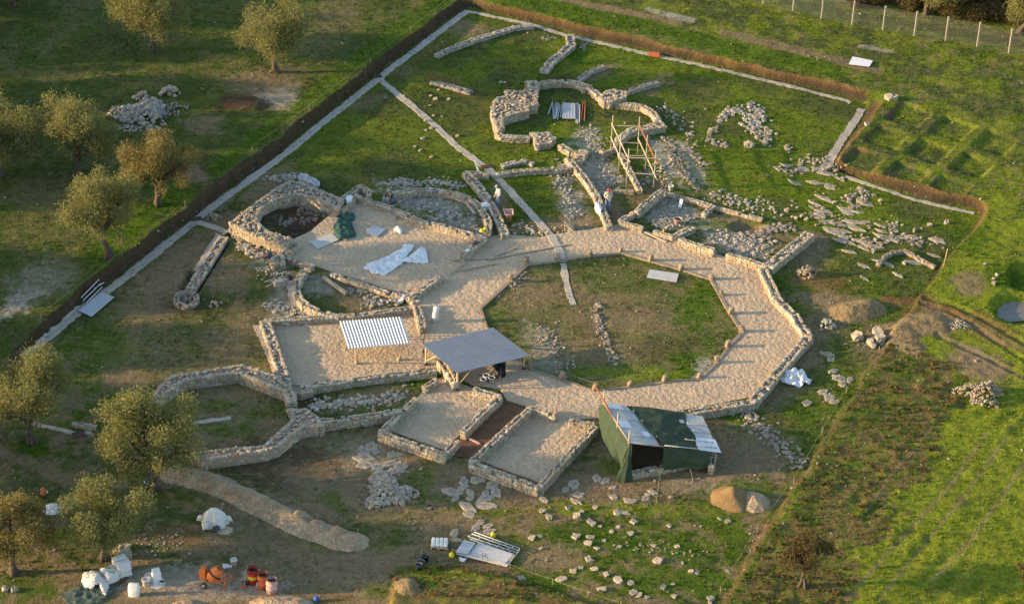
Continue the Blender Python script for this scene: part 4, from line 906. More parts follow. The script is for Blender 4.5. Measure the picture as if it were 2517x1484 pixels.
# ------------------------------------------------------------------ olive trees
def tree_parts(seed, tr=.8, R=2.6, Hh=5.6, clumps=38, per=470, leaf=(.165, .065), lean=0.0, sparse=1.0):
    g = np.random.default_rng(seed); r_ = random.Random(seed)
    tk = MB(); cr = MB()
    l = np.array([lean, g.normal(0, .1), 0]); top = np.array([0, 0, 1.35])+l*1.3
    tk.path([(0, 0, -.3), (0, 0, .1), np.array([.03, .02, .6])+l*.5, top*[1, 1, .9], top+[0, 0, .2]], [.42*tr, .33*tr, .24*tr, .22*tr, .16*tr], 9)
    for k in range(5):                                              # root flare
        a = k*1.257+g.random(); tk.path([(.45*math.cos(a), .45*math.sin(a), -.15), (.22*math.cos(a), .22*math.sin(a), .12), (.05*math.cos(a), .05*math.sin(a), .7)], [.07, .12, .1], 6)
    C = []; 
    zc = Hh*.60; rz = Hh*.36
    while len(C) < clumps:
        d = g.normal(0, 1, 3); d /= np.linalg.norm(d); rr = g.random()**.45
        p = np.array([d[0]*R*rr, d[1]*R*rr, zc+d[2]*rz*rr])
        if p[2] < 1.9 or np.hypot(p[0], p[1]) > R*(.62+.38*min(1, (p[2]-1.6)/1.5)): continue
        p[:2] += l[:2]*1.6+g.normal(0, .15, 2)
        C.append((p, g.uniform(.34, .86)*R/2.6))
    limbs = [C[i][0] for i in np.linspace(0, len(C)-1, 6).astype(int)]
    for q in limbs:
        mid = top*.5+q*.5+[g.normal(0, .2), g.normal(0, .2), .25]
        tk.path([top-[0, 0, .15], top*.75+mid*.25+[0, 0, .1], mid, q], [.15, .12, .075, .025], 6)
    for p, rad in C[:24]:
        b = limbs[int(np.argmin([np.linalg.norm(p-x) for x in limbs]))]*.6+top*.4
        tk.path([b, (b+p)/2+[0, 0, .1], p], [.05, .035, .012], 5)
    cs = np.array([c for c, _ in C]); rs = np.array([r for _, r in C])
    n = int(per*clumps*sparse); k = g.choice(len(C), n, p=rs**2/np.sum(rs**2))
    d = g.normal(0, 1, (n, 3)); d /= np.linalg.norm(d, axis=1)[:, None]
    P = cs[k]+d*(rs[k]*np.where(g.random(n) < .14, g.uniform(1.0, 1.38, n), g.random(n)**.42))[:, None]*np.array([1, 1, 1.05])
    P[:, 2] -= .15*(g.random(n)**3)*2
    ax = d*.5+g.normal(0, .7, (n, 3))+[0, 0, .35]; ax /= np.linalg.norm(ax, axis=1)[:, None]
    sd_ = np.cross(ax, g.normal(0, 1, (n, 3))); sd_ /= np.linalg.norm(sd_, axis=1)[:, None]
    L_ = leaf[0]*g.uniform(.7, 1.3, n)[:, None]; w = leaf[1]*g.uniform(.7, 1.3, n)[:, None]
    V = np.stack([P-ax*L_*.5, P+sd_*w*.5, P+ax*L_*.5, P-sd_*w*.5], 1).reshape(-1, 3)
    cr.add(V, (np.arange(n)*4)[:, None]+np.arange(4)[None], 0)
    return tk, cr
TV = []
for i, kw in enumerate([dict(seed=1, R=3.1, Hh=6.3, clumps=46), dict(seed=2, R=2.9, Hh=6.1, clumps=40), dict(seed=3, R=2.6, Hh=5.8, clumps=36, lean=-.35), dict(seed=4, R=2.6, Hh=5.4, clumps=38), dict(seed=5, R=3.05, Hh=6.3, clumps=44), dict(seed=6, R=1.9, Hh=4.4, clumps=32, per=230, leaf=(.16, .07), tr=.5)]):
    tk, cr = tree_parts(**kw)
    a = tk.build('trunk', M['bark'], origin=(0, 0, 0)); b = cr.build('crown', M['dryleaf'] if i == 5 else (M['leaf2'] if i == 3 else M['leaf']), origin=(0, 0, 0))
    TV.append((a.data, b.data)); bpy.data.objects.remove(a); bpy.data.objects.remove(b)
def tree(x, y, v, s, rz, label, group=None, name='olive_tree', at=None):
    p = G(x, y) if at is None else np.array([at[0], at[1], float(Hs(at[0], at[1]))])
    r = thing(name, p, label, 'tree', group); r.rotation_euler = (0, 0, rz); r.scale = (s, s, s)
    for nm, me in zip(('trunk', 'crown'), TV[v]):
        c = bpy.data.objects.new(nm, me); col.objects.link(c); c.parent = r
    return r
tree(378, 124, 0, 1.0, .4, 'olive tree cut by the upper edge, the left of the two there')
tree(676, 178, 0, .98, 2.2, 'tall olive tree at the top, nearest the far left bank of the dig')
tree(191, 430, 4, .98, 1.0, 'large golden olive tree left of the big grey stone heap')
tree(388, 503, 3, .95, .2, 'brownish olive tree below the big grey stone heap')
tree(270, 634, 2, 1.06, .1, 'leaning olive tree on the green verge beside the west bank')
tree(2, 432, 1, 1.0, 2.0, 'olive tree half cut off by the left edge, level with the grey heap')
tree(76, 1088, 4, .92, 3.4, 'olive tree where the gravel path leaves the left edge')
tree(384, 1200, 4, .98, 5.2, 'big olive tree in front of the octagonal hall')
tree(256, 1372, 1, .86, 4.0, 'olive tree standing behind the stack of white bags')
tree(32, 1408, 3, .88, 2.6, 'olive tree in the bottom left corner of the grove')
tree(33, 16, 1, .9, .9, 'olive tree with only its stem foot in the top left corner')
tree(1973, 1440, 5, .82, .5, 'small thin brown tree on the weedy slope at the bottom right', None, 'small_tree')
tree(2276, 36, 1, .95, 1.9, 'olive tree behind the wire fence, the left of the pale stems'); tree(2392, 22, 0, .9, 3.9, 'olive tree behind the wire fence, the middle of the pale stems'); tree(2506, 84, 2, 1.0, 2.9, 'olive tree behind the wire fence at the top right edge')
tree(2565, 1484, 5, .9, 1.5, 'dry tree reaching in at the bottom right corner', None, 'small_tree')
# the grove goes on beyond the left edge
gv = [(-46,62),(-56,60),(-52,70),(-66,66),(-72,54),(-63,57),(-58,46),(-74,34),(-51,56),(-42,54),(-78,62),(-60,76),(-49,41),(-54,33),(-45,-30),(-58,-22),(-60,-8),(-62,4),(-60,17),(-47,10),(-57,38),(-62,48),(-50,52),(-47,-3),(-53,22),(-39,40),(-42,-26),(-65,28),(-66,-16),(-56,-2),(-44,18),(-37,26.5),(-48,31),(-68,10),(-70,40),(-55,12),(-64,-30),(-36.5,-7),(-46,-20),(-19, 44), (-42, 30), (-38, 22), (-36, 12), (-41, 4), (-35, -2), (-43, -10), (-37, -16), (-34, -25), (-46, 16), (-50, -4), (-48, 38), (-33, 5.5), (-44, 24), (-52, 8), (-40, -22), (-51, -15), (-33.5, -10), (-38.5, 35), (-45, 45), (-55, 28)]
def keep(x, y):
    z = Hs(x, y); vx, vy = proj(np.array([x, y, float(z)+2.5]))
    if vx > -125: return False                                      # stays outside the view
    for q in LITP:
        g_ = W2(*q); d = np.array([x, y])-g_[:2]; s = np.array([to_sun.x, to_sun.y]); s = s/np.linalg.norm(s)
        al = d@s; pe = abs(d[0]*s[1]-d[1]*s[0])
        if al > 0 and pe < 2.0 and al*math.tan(SUN_EL) < 6: return False
    return True
LITP = [(1050, 615), (700, 600), (1100, 705), (900, 860), (800, 840), (600, 1310), (300, 1330), (1000, 940)]
gv = [q for q in gv if keep(*q)]
for i, (x, y) in enumerate(gv):
    tree(0, 0, [0, 1, 4, 3][i % 4], rnd.uniform(.95, 1.15), rnd.uniform(0, 6), 'olive of the grove continuing past the left edge', 'grove trees beyond the left edge', at=(x, y))

def leafblob(mb, c, r, n, leaf=.16):
    d = RNG.normal(0, 1, (n, 3)); d /= np.linalg.norm(d, axis=1)[:, None]; P = np.array(c)+d*(RNG.random(n)**.4)[:, None]*np.array(r)
    ax = d*.5+RNG.normal(0, .7, (n, 3)); ax /= np.linalg.norm(ax, axis=1)[:, None]; s = np.cross(ax, RNG.normal(0, 1, (n, 3))); s /= np.linalg.norm(s, axis=1)[:, None]
    L_ = leaf*RNG.uniform(.6, 1.4, n)[:, None]
    mb.add(np.stack([P-ax*L_*.5, P+s*L_*.25, P+ax*L_*.5, P-s*L_*.25], 1).reshape(-1, 3), (np.arange(n)*4)[:, None]+np.arange(4)[None], 0)
for i, (x, y, r) in enumerate([(2115, 12, 1.1), (2165, 8, 1.3), (2215, 14, 1.4), (2250, 10, 1.2), (2310, 26, 1.4), (2345, 38, 1.5), (2390, 40, 1.3), (2425, 52, 1.5), (2465, 50, 1.5), (2500, 58, 1.3), (2345, 10, 1.6), (2440, 18, 1.6), (2540, 60, 1.4), (2200, -12, 1.6), (2120, -14, 1.4), (2290, -6, 1.5), (2380, 0, 1.5), (2480, 14, 1.5)]):
    p = G(x, y); mb = MB()
    for k in range(5): leafblob(mb, p+[rnd.uniform(-r, r)*.7, rnd.uniform(-r, r)*.6, r*.38+rnd.uniform(-.1, .25)], (r*.6, r*.55, r*.42), 420)
    tag(mb.build('shrub', M['shrub'], origin=p), 'dark brown scrub bush behind the wire fence', 'shrub', 'scrub bushes behind the fence')

# grass, weeds, pebbles
def tufts():
    n = 150000; x = RNG.uniform(-44, 46, n); y = RNG.uniform(-31, 60, n)
    i = np.clip(np.searchsorted(GX, x), 0, len(GX)-1); j = np.clip(np.searchsorted(GY, y), 0, len(GY)-1)
    vx, vy = VX[i, j], VY[i, j]
    dens = np.where((vx > 1750) & (vy > 560) & ~inpoly(x, y, topW), .45, 1)*LUSH[i, j]*(.35+.9*sstep(.4, .6, fbm(x, y, 91, .9, 3)))
    k = (vx > -60) & (vx < 2580) & (vy > -60) & (vy < 1540) & (RNG.random(n) < dens)
    for pl in (SAND, ROOM1, ROOMA, ROOMB, REDT): k &= ~inpoly(x, y, plan(pl)) | inpoly(x, y, plan(KERB))
    x, y, i, j = x[k], y[k], i[k], j[k]; n = len(x); z = Hs(x, y)
    hgt = np.where((VX[i, j] > 1900) & (VY[i, j] > 640), .09, .07)*RNG.uniform(.6, 1.5, n)
    V = []; 
    for b in range(3):
        a = RNG.uniform(0, 6.28, n); w = .05; ln = RNG.normal(0, .06, (n, 2)); o = RNG.normal(0, .05, (n, 2))
        p0 = np.column_stack([x+o[:, 0]-w*np.cos(a), y+o[:, 1]-w*np.sin(a), z-.01]); p1 = np.column_stack([x+o[:, 0]+w*np.cos(a), y+o[:, 1]+w*np.sin(a), z-.01])
        p2 = np.column_stack([x+o[:, 0]+ln[:, 0], y+o[:, 1]+ln[:, 1], z+hgt*RNG.uniform(.7, 1.2, n)])
        V.append(np.stack([p0, p1, p2], 1))
    V = np.stack(V, 1).reshape(-1, 3)
    c = base[i, j]*.75+np.array(C['lush'])*.45; c = c*RNG.uniform(.75, 1.3, n)[:, None]
    c = np.column_stack([c, np.ones(n)]); c = np.repeat(c, 9, 0)
    mb = MB(); mb.add(V, np.arange(n*9).reshape(-1, 3), 0, False, c)
    tag(mb.build('grass', mat('grass_blades', None, .9, attr='tint', transl=.3, spec=.05)), 'short grass tufts over the lawns and fields', None, None, 'stuff')
    # weeds on the ploughed parts
    mb = MB(); m = 22000; x = RNG.uniform(-44, 46, m); y = RNG.uniform(-31, 30, m); vx, vy = proj(np.column_stack([x, y, Hs(x, y)])); vx = vx+(fbm(x, y, 42, .7, 4)-.5)*220
    k = (inpoly(x, y, nearW) | (inpoly(vx, vy, [(2110, 860), (2230, 830), (2300, 900), (2330, 1000), (2300, 1090), (2180, 1250), (2060, 1530), (1750, 1530), (1890, 1290), (1975, 1175), (2080, 985)]) & ~inpoly(x, y, topW))) & (vy < 1530) & (fbm(x, y, 95, 1.2, 3) > .40)
    x, y = x[k], y[k]; P = np.column_stack([x, y, Hs(x, y)]); n = len(P); q = 7
    P = np.repeat(P, q, 0)+RNG.normal(0, .07, (n*q, 3))*[1, 1, .0]; P[:, 2] += RNG.uniform(.02, .16, n*q); N_ = n*q
    ax = RNG.normal(0, 1, (N_, 3))*[1, 1, .5]; ax /= np.linalg.norm(ax, axis=1)[:, None]; s = np.cross(ax, RNG.normal(0, .5, (N_, 3))+[0, 0, 1]); s /= np.linalg.norm(s, axis=1)[:, None]
    L_ = RNG.uniform(.05, .13, N_)[:, None]; V = np.stack([P-ax*L_, P+s*L_*.5, P+ax*L_, P-s*L_*.5], 1).reshape(-1, 3)
    pal = np.array([(.05, .10, .015), (.08, .11, .02), (.10, .075, .03), (.13, .08, .03), (.06, .05, .02)]); c = np.repeat(pal[RNG.integers(0, 5, n)], q, 0)*RNG.uniform(.8, 1.25, N_)[:, None]
    c = np.repeat(np.column_stack([c, np.ones(N_)]), 4, 0); mb.add(V, np.arange(N_*4).reshape(-1, 4), 0, False, c)
    tag(mb.build('weeds', mat('weed_leaves', None, .9, attr='tint', transl=.25, spec=.05)), 'leafy brown and green weeds on the ploughed field edges', None, None, 'stuff')
    # pebbles
    m = 16000; x = RNG.uniform(-44, 46, m); y = RNG.uniform(-31, 60, m); i = np.clip(np.searchsorted(GX, x), 0, len(GX)-1); j = np.clip(np.searchsorted(GY, y), 0, len(GY)-1)
    k = RNG.random(m) < np.where(LUSH[i, j] < .35, .75, .16)*(sstep(.42, .62, fbm(x, y, 97, .5, 3))+.12)
    k &= (VX[i, j] > -40) & (VX[i, j] < 2560) & (VY[i, j] > -40) & (VY[i, j] < 1520)
    x, y = x[k], y[k]; n = len(x); sz = RNG.uniform(.015, .055, n)*np.where(RNG.random(n) < .06, 1.7, 1)
    mb = MB(); mb.stones(np.column_stack([x, y, Hs(x, y)+sz*.3]), np.column_stack([sz*1.2, sz, sz*.7]), RNG.uniform(0, 3, n))
    tag(mb.build('pebbles', M['pale']), 'small pale pebbles strewn over bare ground and turf', None, None, 'stuff')
tufts()

# ------------------------------------------------------------------ roofs, sheets, cloths
def sheet(mb, c, nu, nv, waves=0, amp=.02, thick=.012, m=0, sag=0.0):
    """c: four corners p00 p10 p11 p01; ridges run along v, waves counted along u"""
    c = [np.array(p, float) for p in c]; u = np.linspace(0, 1, nu)[:, None, None]; v = np.linspace(0, 1, nv)[None, :, None]
    P = c[0]*(1-u)*(1-v)+c[1]*u*(1-v)+c[2]*u*v+c[3]*(1-u)*v
    n = np.cross(c[1]-c[0], c[3]-c[0]); n /= np.linalg.norm(n); n = n if n[2] > 0 else -n
    if waves: P = P+n*amp*np.sin(2*math.pi*waves*u)
    if sag: P = P-np.array([0, 0, 1.])*sag*(np.sin(math.pi*v)*.6+.4*np.sin(math.pi*u))
    up = np.cross(P[1, 0]-P[0, 0], P[0, 1]-P[0, 0])[2] > 0
    mb.grid(P, m, bool(waves), not up); Q = P-n*thick; mb.grid(Q, m, bool(waves), up)
    for a, b in ((P[0], Q[0]), (P[-1], Q[-1]), (P[:, 0], Q[:, 0]), (P[:, -1], Q[:, -1])): mb.grid(np.array([a, b]), m)
    return mb
def cloth(pts, zf, matn, label, cat, name, st=.09, up=.06, fold=.10, seed=1, origin_z=None, sc=2.2, parent=None):
    W = plan(pts, up)
    def z(x, y):
        rid = 1-np.abs(2*fbm(x+.4*fbm(x, y, seed+9, 1.5, 2), y, seed+4, sc*1.3, 2)-1)*2.2        # sharp creases
        return Hs(x, y)+up+(fold*(fbm(x, y, seed, sc, 3)-.25)+.40*fold*np.clip(rid, 0, 1)**3)*(1-.6*np.exp(-dpoly(x, y, W)/.12)) + (zf(x, y) if zf else 0)
    mb = MB(); patch(mb, W, [], st, z, 0, ragged=.02, skirt=up*.9)
    o = mb.build(name, M[matn] if isinstance(matn, str) else matn, parent=parent); return tag(o, label, cat) if parent is None else o

def post_block(mb, p, m=0): mb.lathe([(.0, .0), (.13, .0), (.13, .10), (.09, .16), (0, .16)], p, 12, m)
# white corrugated shelter
z1 = 1.30
c = [W2(835, 790, z1+.12), W2(987, 779, z1+.12), W2(1008, 843, z1), W2(857, 857, z1)]
g0 = W2(930, 850, 0)
sh = thing('shelter', g0, 'low shelter with white corrugated roof on thin posts in the sand room', 'shelter')
mb = MB(); sheet(mb, c, 20*10+1, 6, 20, .05, .012); mb.build('roof', M['whiteroof'], sh)
for (x, y), (i, f) in {(877, 893): (0, .1), (981, 884): (0, .9), (862, 838): (1, .1), (972, 828): (1, .9)}.items():
    b = W2(x, y, .05); mb = MB(); t = c[3]*(1-f)+c[2]*f if i == 0 else c[0]*(1-f)+c[1]*f
    tp = np.array([t[0]*.85+b[0]*.15, t[1]*.85+b[1]*.15, t[2]-.07])
    mb.path([b+[0, 0, .08], tp], .035, 6); mb.path([b+[0, 0, .35], tp+(c[2]-c[3])*(.06 if f < .5 else -.06)], .025, 6)
    o = mb.build('post', M['wood'], sh); mb = MB(); post_block(mb, b); mb.build('foot', M['concrete'], o)
mb = MB()
for f in (.12, .5, .88):
    a = c[3]*(1-f)+c[0]*f; b = c[2]*(1-f)+c[1]*f; mb.path([a-[0, 0, .08], b-[0, 0, .08]], .03, 4)
mb.build('purlins', M['wood'], sh)
# big grey shelter
z2 = 1.42
c = [W2(1036, 845, z2-.05), W2(1212, 805, z2+.12), W2(1303, 874, z2), W2(1123, 916, z2-.10)]
sh = thing('shelter', W2(1170, 905, 0), 'large low shelter with grey corrugated roof on braced timber posts', 'shelter')
mb = MB(); sheet(mb, [c[0], c[3], c[2], c[1]], 22*8+1, 6, 22, .03, .012); mb.build('roof', M['greyroof'], sh)
def lerp3(u, v): return c[0]*(1-u)*(1-v)+c[1]*u*(1-v)+c[2]*u*v+c[3]*(1-u)*v
for (x, y), (u, v) in {(1124, 958): (.03, .93), (1046, 896): (.03, .10), (1287, 906): (.95, .93), (1205, 850): (.95, .1)}.items():
    b = W2(x, y, .04); t = lerp3(u, v)-[0, 0, .08]; t = np.array([b[0]*.7+t[0]*.3, b[1]*.7+t[1]*.3, t[2]]); mb = MB()
    d = t-b; mb.path([b+[0, 0, .1], t], .055, 4, smooth=False)
    for e in ((.22, 0), (0, .30)):
        u2, v2 = (u+e[0] if u < .5 else u-e[0]), (v+e[1] if v < .5 else v-e[1]); q = lerp3(u2, v2)-[0, 0, .07]
        mb.path([b+d*.22, q], .045, 4, smooth=False)
    o = mb.build('post', M['wood'], sh); mb = MB(); post_block(mb, b-[0, 0, .02]); mb.build('foot', M['dark'], o)
mb = MB()
for v in (.1, .5, .92): mb.path([lerp3(0.02, v)-[0, 0, .07], lerp3(.98, v)-[0, 0, .07]], .05, 4, smooth=False)
for u in (.04, .5, .95): mb.path([lerp3(u, .02)-[0, 0, .12], lerp3(u, .98)-[0, 0, .12]], .045, 4, smooth=False)
mb.build('rafters', M['wood'], sh)

# netted tent-like shed: roof falls from left to right
def TT(*p): return T(2, 2, *p)
zl, zr_ = 2.15, 1.15
A = W2(*TT((955, 940)), zl-.05); B = W2(*TT((1850, 1060)), zr_+.25); Cc = W2(*TT((2005, 1395)), zr_); D = W2(*TT((1190, 1310)), zl)
def rf(u, v): return A*(1-u)*(1-v)+B*u*(1-v)+Cc*u*v+D*(1-u)*v
sh = thing('covered_shed', W2(1640, 1110, 0), 'shed of boards and pipes draped in dark green netting over a stone wall', 'shed')
def panel(u0, u1, v0, v1, mt, dz=0.0, nm='roof_board'):
    mb = MB(); n = np.array([0, 0, dz]); sheet(mb, [rf(u0, v0)+n, rf(u1, v0)+n, rf(u1, v1)+n, rf(u0, v1)+n], 4, 4, 0, thick=.02); return mb.build(nm, M[mt], sh)
panel(0, .30, 0, .36, 'board'); panel(0, .30, .34, .68, 'board', .015); panel(0, .33, .66, 1.0, 'board', .03)
panel(.02, .16, .0, .12, 'whiteboard', .04); panel(.02, .13, .40, .60, 'whiteboard', .045); panel(.22, .29, .66, .80, 'whiteboard', .05)
panel(.72, 1.0, 0, .34, 'board', .0); panel(.74, 1.0, .32, .66, 'board', .015); panel(.78, 1.02, .64, .99, 'whiteboard', .03); panel(.30, .74, .0, .98, 'rust', -.03, 'roof_sheet')
# net over the roof, hanging down in front
mb = MB(); nu, nv = 26, 40; u = np.linspace(0, 1, nu); P = np.zeros((nu, nv, 3))
for i in range(nu):
    for j in range(nv):
        v = j/(nv-1)*1.0; u0 = .22+.13*v+.015*math.sin(9*v); u1 = .80-.02*v+.02*math.sin(11*v+1); uu = u0+(u1-u0)*u[i]
        P[i, j] = rf(uu, .0+v*.985)+[0, 0, .075+.26*(float(fbm(np.array(uu*5.+v*1.5), np.array(v*4.), 301, 1.0, 3))-.5)]
mb.grid(P, 0, True, True); mb.build('roof_net', M['net'], sh)
mb = MB(); nu, nv = 34, 12; P = np.zeros((nu, nv, 3))
for i in range(nu):
    f = i/(nu-1); tp = rf(.37+.52*f, 1.0)+[0, 0, .05]; bx, by = T(2, 3, (1480+(1915-1480)*f, 256-18*f+6*math.sin(f*9))); bo = W2(bx, by, .34)
    for j in range(nv):
        g_ = j/(nv-1); q = tp*(1-g_)+bo*g_; dd = np.array([FW[0], FW[1], 0])
        P[i, j] = q-dd*(.20*math.sin(math.pi*min(1, g_*1.1))+.30*(float(fbm(np.array(f*9.+g_*.8), np.array(g_*1.2), 303, 1.0, 3))-.5)*(.3+g_))
mb.grid(P, 0, True); mb.build('front_net', M['net'], sh)
# left curtain of net
mb = MB(); nu, nv = 30, 14; P = np.zeros((nu, nv, 3))
gl = [T(2, 2, (905, 1010)), T(2, 2, (905, 1150)), T(2, 2, (935, 1290)), T(2, 2, (1000, 1390)), T(2, 2, (1050, 1470)), T(2, 3, (1085, 200)), T(2, 3, (1120, 330))]
gl = line(gl, nu)
for i in range(nu):
    f = i/(nu-1); tp = rf(0, f)+[0, 0, .04]; bo = W2(gl[i][0], gl[i][1], .05+.15*math.sin(f*7)**2)
    for j in range(nv):
        g_ = j/(nv-1); q = tp*(1-g_)+bo*g_; q = q+np.array([-1, 0, 0])*(.20*math.sin(math.pi*g_)+.13*(float(fbm(np.array(f*9.), np.array(g_*1.5), 302, 1.0, 3))-.5)*(.3+g_)); P[i, j] = q
mb.grid(P, 0, True, True); mb.build('side_net', M['net'], sh)
# gathered end hanging at the front left corner
mb = MB(); top = D+[0, 0, .03]; nu, nv = 22, 16; P = np.zeros((nu, nv, 3)); bb = W2(*T(2, 3, (1130, 350)), .03)
for i in range(nu):
    a = 2*math.pi*i/(nu-1)
    for j in range(nv):
        g_ = j/(nv-1); c0 = top*(1-g_)+bb*g_; r = .06+.46*g_**1.4*(1+.30*math.sin(a*5+g_*3)); P[i, j] = c0+np.array([math.cos(a)*r*.85, math.sin(a)*r*.45, .0])
mb.grid(P, 0, True); mb.build('hanging_net', M['net'], sh)
# pipes
for nm, mt, q in [('pole', 'wood', [(945, 940, zl-.2, 955, 820)]), ('pole', 'wood', [(1070, 1155, zl-.15, 1080, 1030)]), ('pole', 'wood', [(1175, 1310, zl-.1, 1180, 1195)])]:
    x, y, z, x2, y2 = q[0]; a = W2(*TT((x, y)), z); hh = (y-y2)/3.715/(41*.85); mb = MB(); mb.path([a*[1, 1, 0], a+[0, 0, hh]], .035, 8); mb.build(nm, M[mt], sh)
mb = MB(); a = rf(-.02, .42)+[0, 0, .08]; b = W2(*TT((872, 788)), zl+.15); mb.path([a, b], .045, 8); mb.build('red_pole', M['rust'], sh)
mb = MB(); mb.path([rf(-.015, .02)+[0, 0, .1], rf(-.015, 1.02)+[0, 0, .1]], .04, 8); mb.path([rf(0, 1.0)+[0, 0, .12], rf(.38, 1.02)+[0, 0, .1]], .02, 6); mb.build('edge_pole', M['oldwood'], sh)
for v, u0, u1 in [(.16, .02, .27), (.40, .02, .30), (.80, .04, .36), (.30, .78, 1.0), (.50, .80, 1.0), (.76, .66, .98), (.90, .75, .99)]:
    mb = MB(); a, b = rf(u0, v)+[0, 0, .09], rf(u1, v)+[0, 0, .09]; mb.path([a, b], .022, 6)
    for k in np.linspace(.05, .95, 5): mb.path([a*(1-k)+b*k-[0, 0, .06], a*(1-k)+b*k+[0, 0, .10]], .022, 5)
    mb.build('roof_pipe', M['pipe'], sh)
mb = MB()
mb.path([rf(.38, 1.0)+[0, 0, .13], rf(.76, 1.0)+[0, 0, .13]], .035, 6); mb.build('roof_pipe', M['galv'], sh)
mb = MB()
for v in (.05, .22, .42, .64, .80, .92): mb = MB(); a = rf(.5, v)-[0, 0, .16]; b = rf(1.22+.03*math.sin(v*20), v+.03)-[0, 0, .10]; mb.path([a, b], .022, 6); mb.build('rod', M['rust'], sh)
for f in (.05, .95):
    for u in (.03, .97): q = rf(u, f); mb = MB(); mb.path([q*[1, 1, 0], q-[0, 0, .03]], .045, 6); mb.build('post', M['oldwood'], sh)
q = [rf(.05, .97), rf(.9, .97), rf(.9, .1), rf(.05, .1)]                 # the earth bank it protects
mb = MB(); P = np.array([[np.array([*(rf(.06+.86*i/9, .10+.78*j/7)[:2]), .05+.95*math.sin(math.pi*i/9)*.6*(1-j/9)+.15*rnd.random()]) for j in range(8)] for i in range(10)])
mb.grid(P, 0, True, True)
tag(mb.build('earth_mound', M['soil']), 'dark earth left standing under the netted shed', 'earth mound')
mb = MB()
for a, b in [(T(2, 3, (1480, 160)), T(2, 3, (1425, 570))), (T(2, 3, (1740, 250)), T(2, 3, (1765, 390)))]: mb.path([W2(*a, .7), W2(*b, 0.02)], .012, 5)
mb.build('guy_line', M['rope'], sh)

# ------------------------------------------------------------------ loose sheets and cloths
def gsheet(name, pts, matn, label, cat, waves=0, amp=.02, z=.06, nv=3, z_tilt=0.0):
    P = [G(x, y, z) for x, y in pts]
    if z_tilt: P[0][2] += z_tilt; P[1][2] += z_tilt
    mb = MB(); sheet(mb, P, waves*8+1 if waves else 5, nv, waves, amp, .02); return tag(mb.build(name, M[matn]), label, cat)
gsheet('metal_sheet', T(2, 1, (1365, 1100), (1632, 1140), (1610, 1218), (1338, 1175)), 'board', 'grey flat metal sheet on the grass court near its upper right kerb', 'sheet', 0, z=.10)
gsheet('corrugated_sheet', T(0, 1, (1044, 1362), (925, 1318), (715, 1484), (838, 1540)), 'galv', 'grey corrugated sheet across the gravel path by the left edge', 'sheet', 14, .025, .16)
gsheet('white_board', T(3, 0, (935, 530), (1122, 568), (1088, 622), (900, 600)), 'whiteboard', 'white board on the grass beyond the far bank', 'board', 0, z=.12)
gsheet('grey_board', T(1, 1, (745, 768), (812, 830), (622, 915), (535, 850)), 'board', 'grey board lying partly under the teal tarpaulin', 'board', 0, z=.11)
gsheet('corrugated_sheet', T(1, 1, (1128, 700), (1246, 740), (1165, 810), (1048, 770)), 'galv', 'small corrugated sheet on the sand court below the timber block', 'sheet', 5, .03, .13)
o = thing('sheet_stack', G(1190, 1368), 'stack of pale corrugated sheets in the grass at the bottom', 'sheet stack')
for k, (pts, w) in enumerate([(T(1, 3, (1960, 935), (2425, 1060), (2345, 1160), (1880, 1045)), 10), (T(1, 3, (2080, 945), (2400, 1050), (2330, 1140), (2000, 1050)), 10), (T(1, 3, (1955, 928), (2060, 955), (1985, 1060), (1875, 1040)), 4)]):
    mb = MB(); P = [G(x, y, .14+.05*k) for x, y in pts]; sheet(mb, [P[0], P[3], P[2], P[1]], w*8+1, 3, w, .018, .02); mb.build('sheet', M['galv'] if k else M['board'], o)
mb = MB(); P = [G(x, y, .29) for x, y in T(1, 3, (2398, 1070), (2420, 1078), (2385, 1130), (2362, 1120))]; sheet(mb, P, 3, 3); mb.build('plank', M['oldwood'], o)
mb = MB(); mb.path([G(*T(1, 3, (2122, 1110)), .24), G(*T(1, 3, (2122, 1045)), .24)], .012, 5); mb.build('rod', M['rim'], o)
def pipes(name, label, segs, matn='pipe', r=.035, rung=None):
    mb = MB()
    for a, b, z in segs: mb.path([G(*a, z), G(*b, z)], r, 7)
    if rung:
        for i in rung:
            (a, b, z), (a2, b2, z2), n = i
            for k in np.linspace(0, 1, n): mb.path([G(a[0]+(b[0]-a[0])*k, a[1]+(b[1]-a[1])*k, z), G(a2[0]+(b2[0]-a2[0])*k, a2[1]+(b2[1]-a2[1])*k, z2)], r*.8, 6)
    return tag(mb.build(name, M[matn]), label, 'pipes' if 'ladder' not in name else 'scaffold frames')
def L(c, r, x1, y1, x2, y2, z=.08): return (T(c, r, (x1, y1)), T(c, r, (x2, y2)), z)
s1 = [L(1, 3, 2010, 905, 2430, 1050, .12), L(1, 3, 1990, 885, 2440, 1035, .16), L(1, 3, 2025, 872, 2455, 1025, .22), L(1, 3, 2045, 860, 2460, 1008, .26)]
pipes('scaffold_ladders', 'bundle of grey scaffold ladder frames behind the stack of sheets', s1, 'galv', .03, [(s1[0], s1[1], 8), (s1[2], s1[3], 8), (s1[1], s1[2], 6)])
pipes('steel_pipes', 'dark steel pipe lying behind the scaffold ladder frames', [L(1, 3, 2170, 880, 2490, 1000), L(1, 3, 2180, 890, 2430, 990)], 'dark', .03)
o = pipes('steel_pipes', 'bundle of grey pipes above the corrugated sheet by the left edge', [L(0, 1, 905, 1245, 745, 1410, .5), L(0, 1, 920, 1262, 760, 1418, .35), L(0, 1, 935, 1280, 790, 1425, .25), L(0, 1, 950, 1248, 860, 1300, .3)], 'galv', .04)
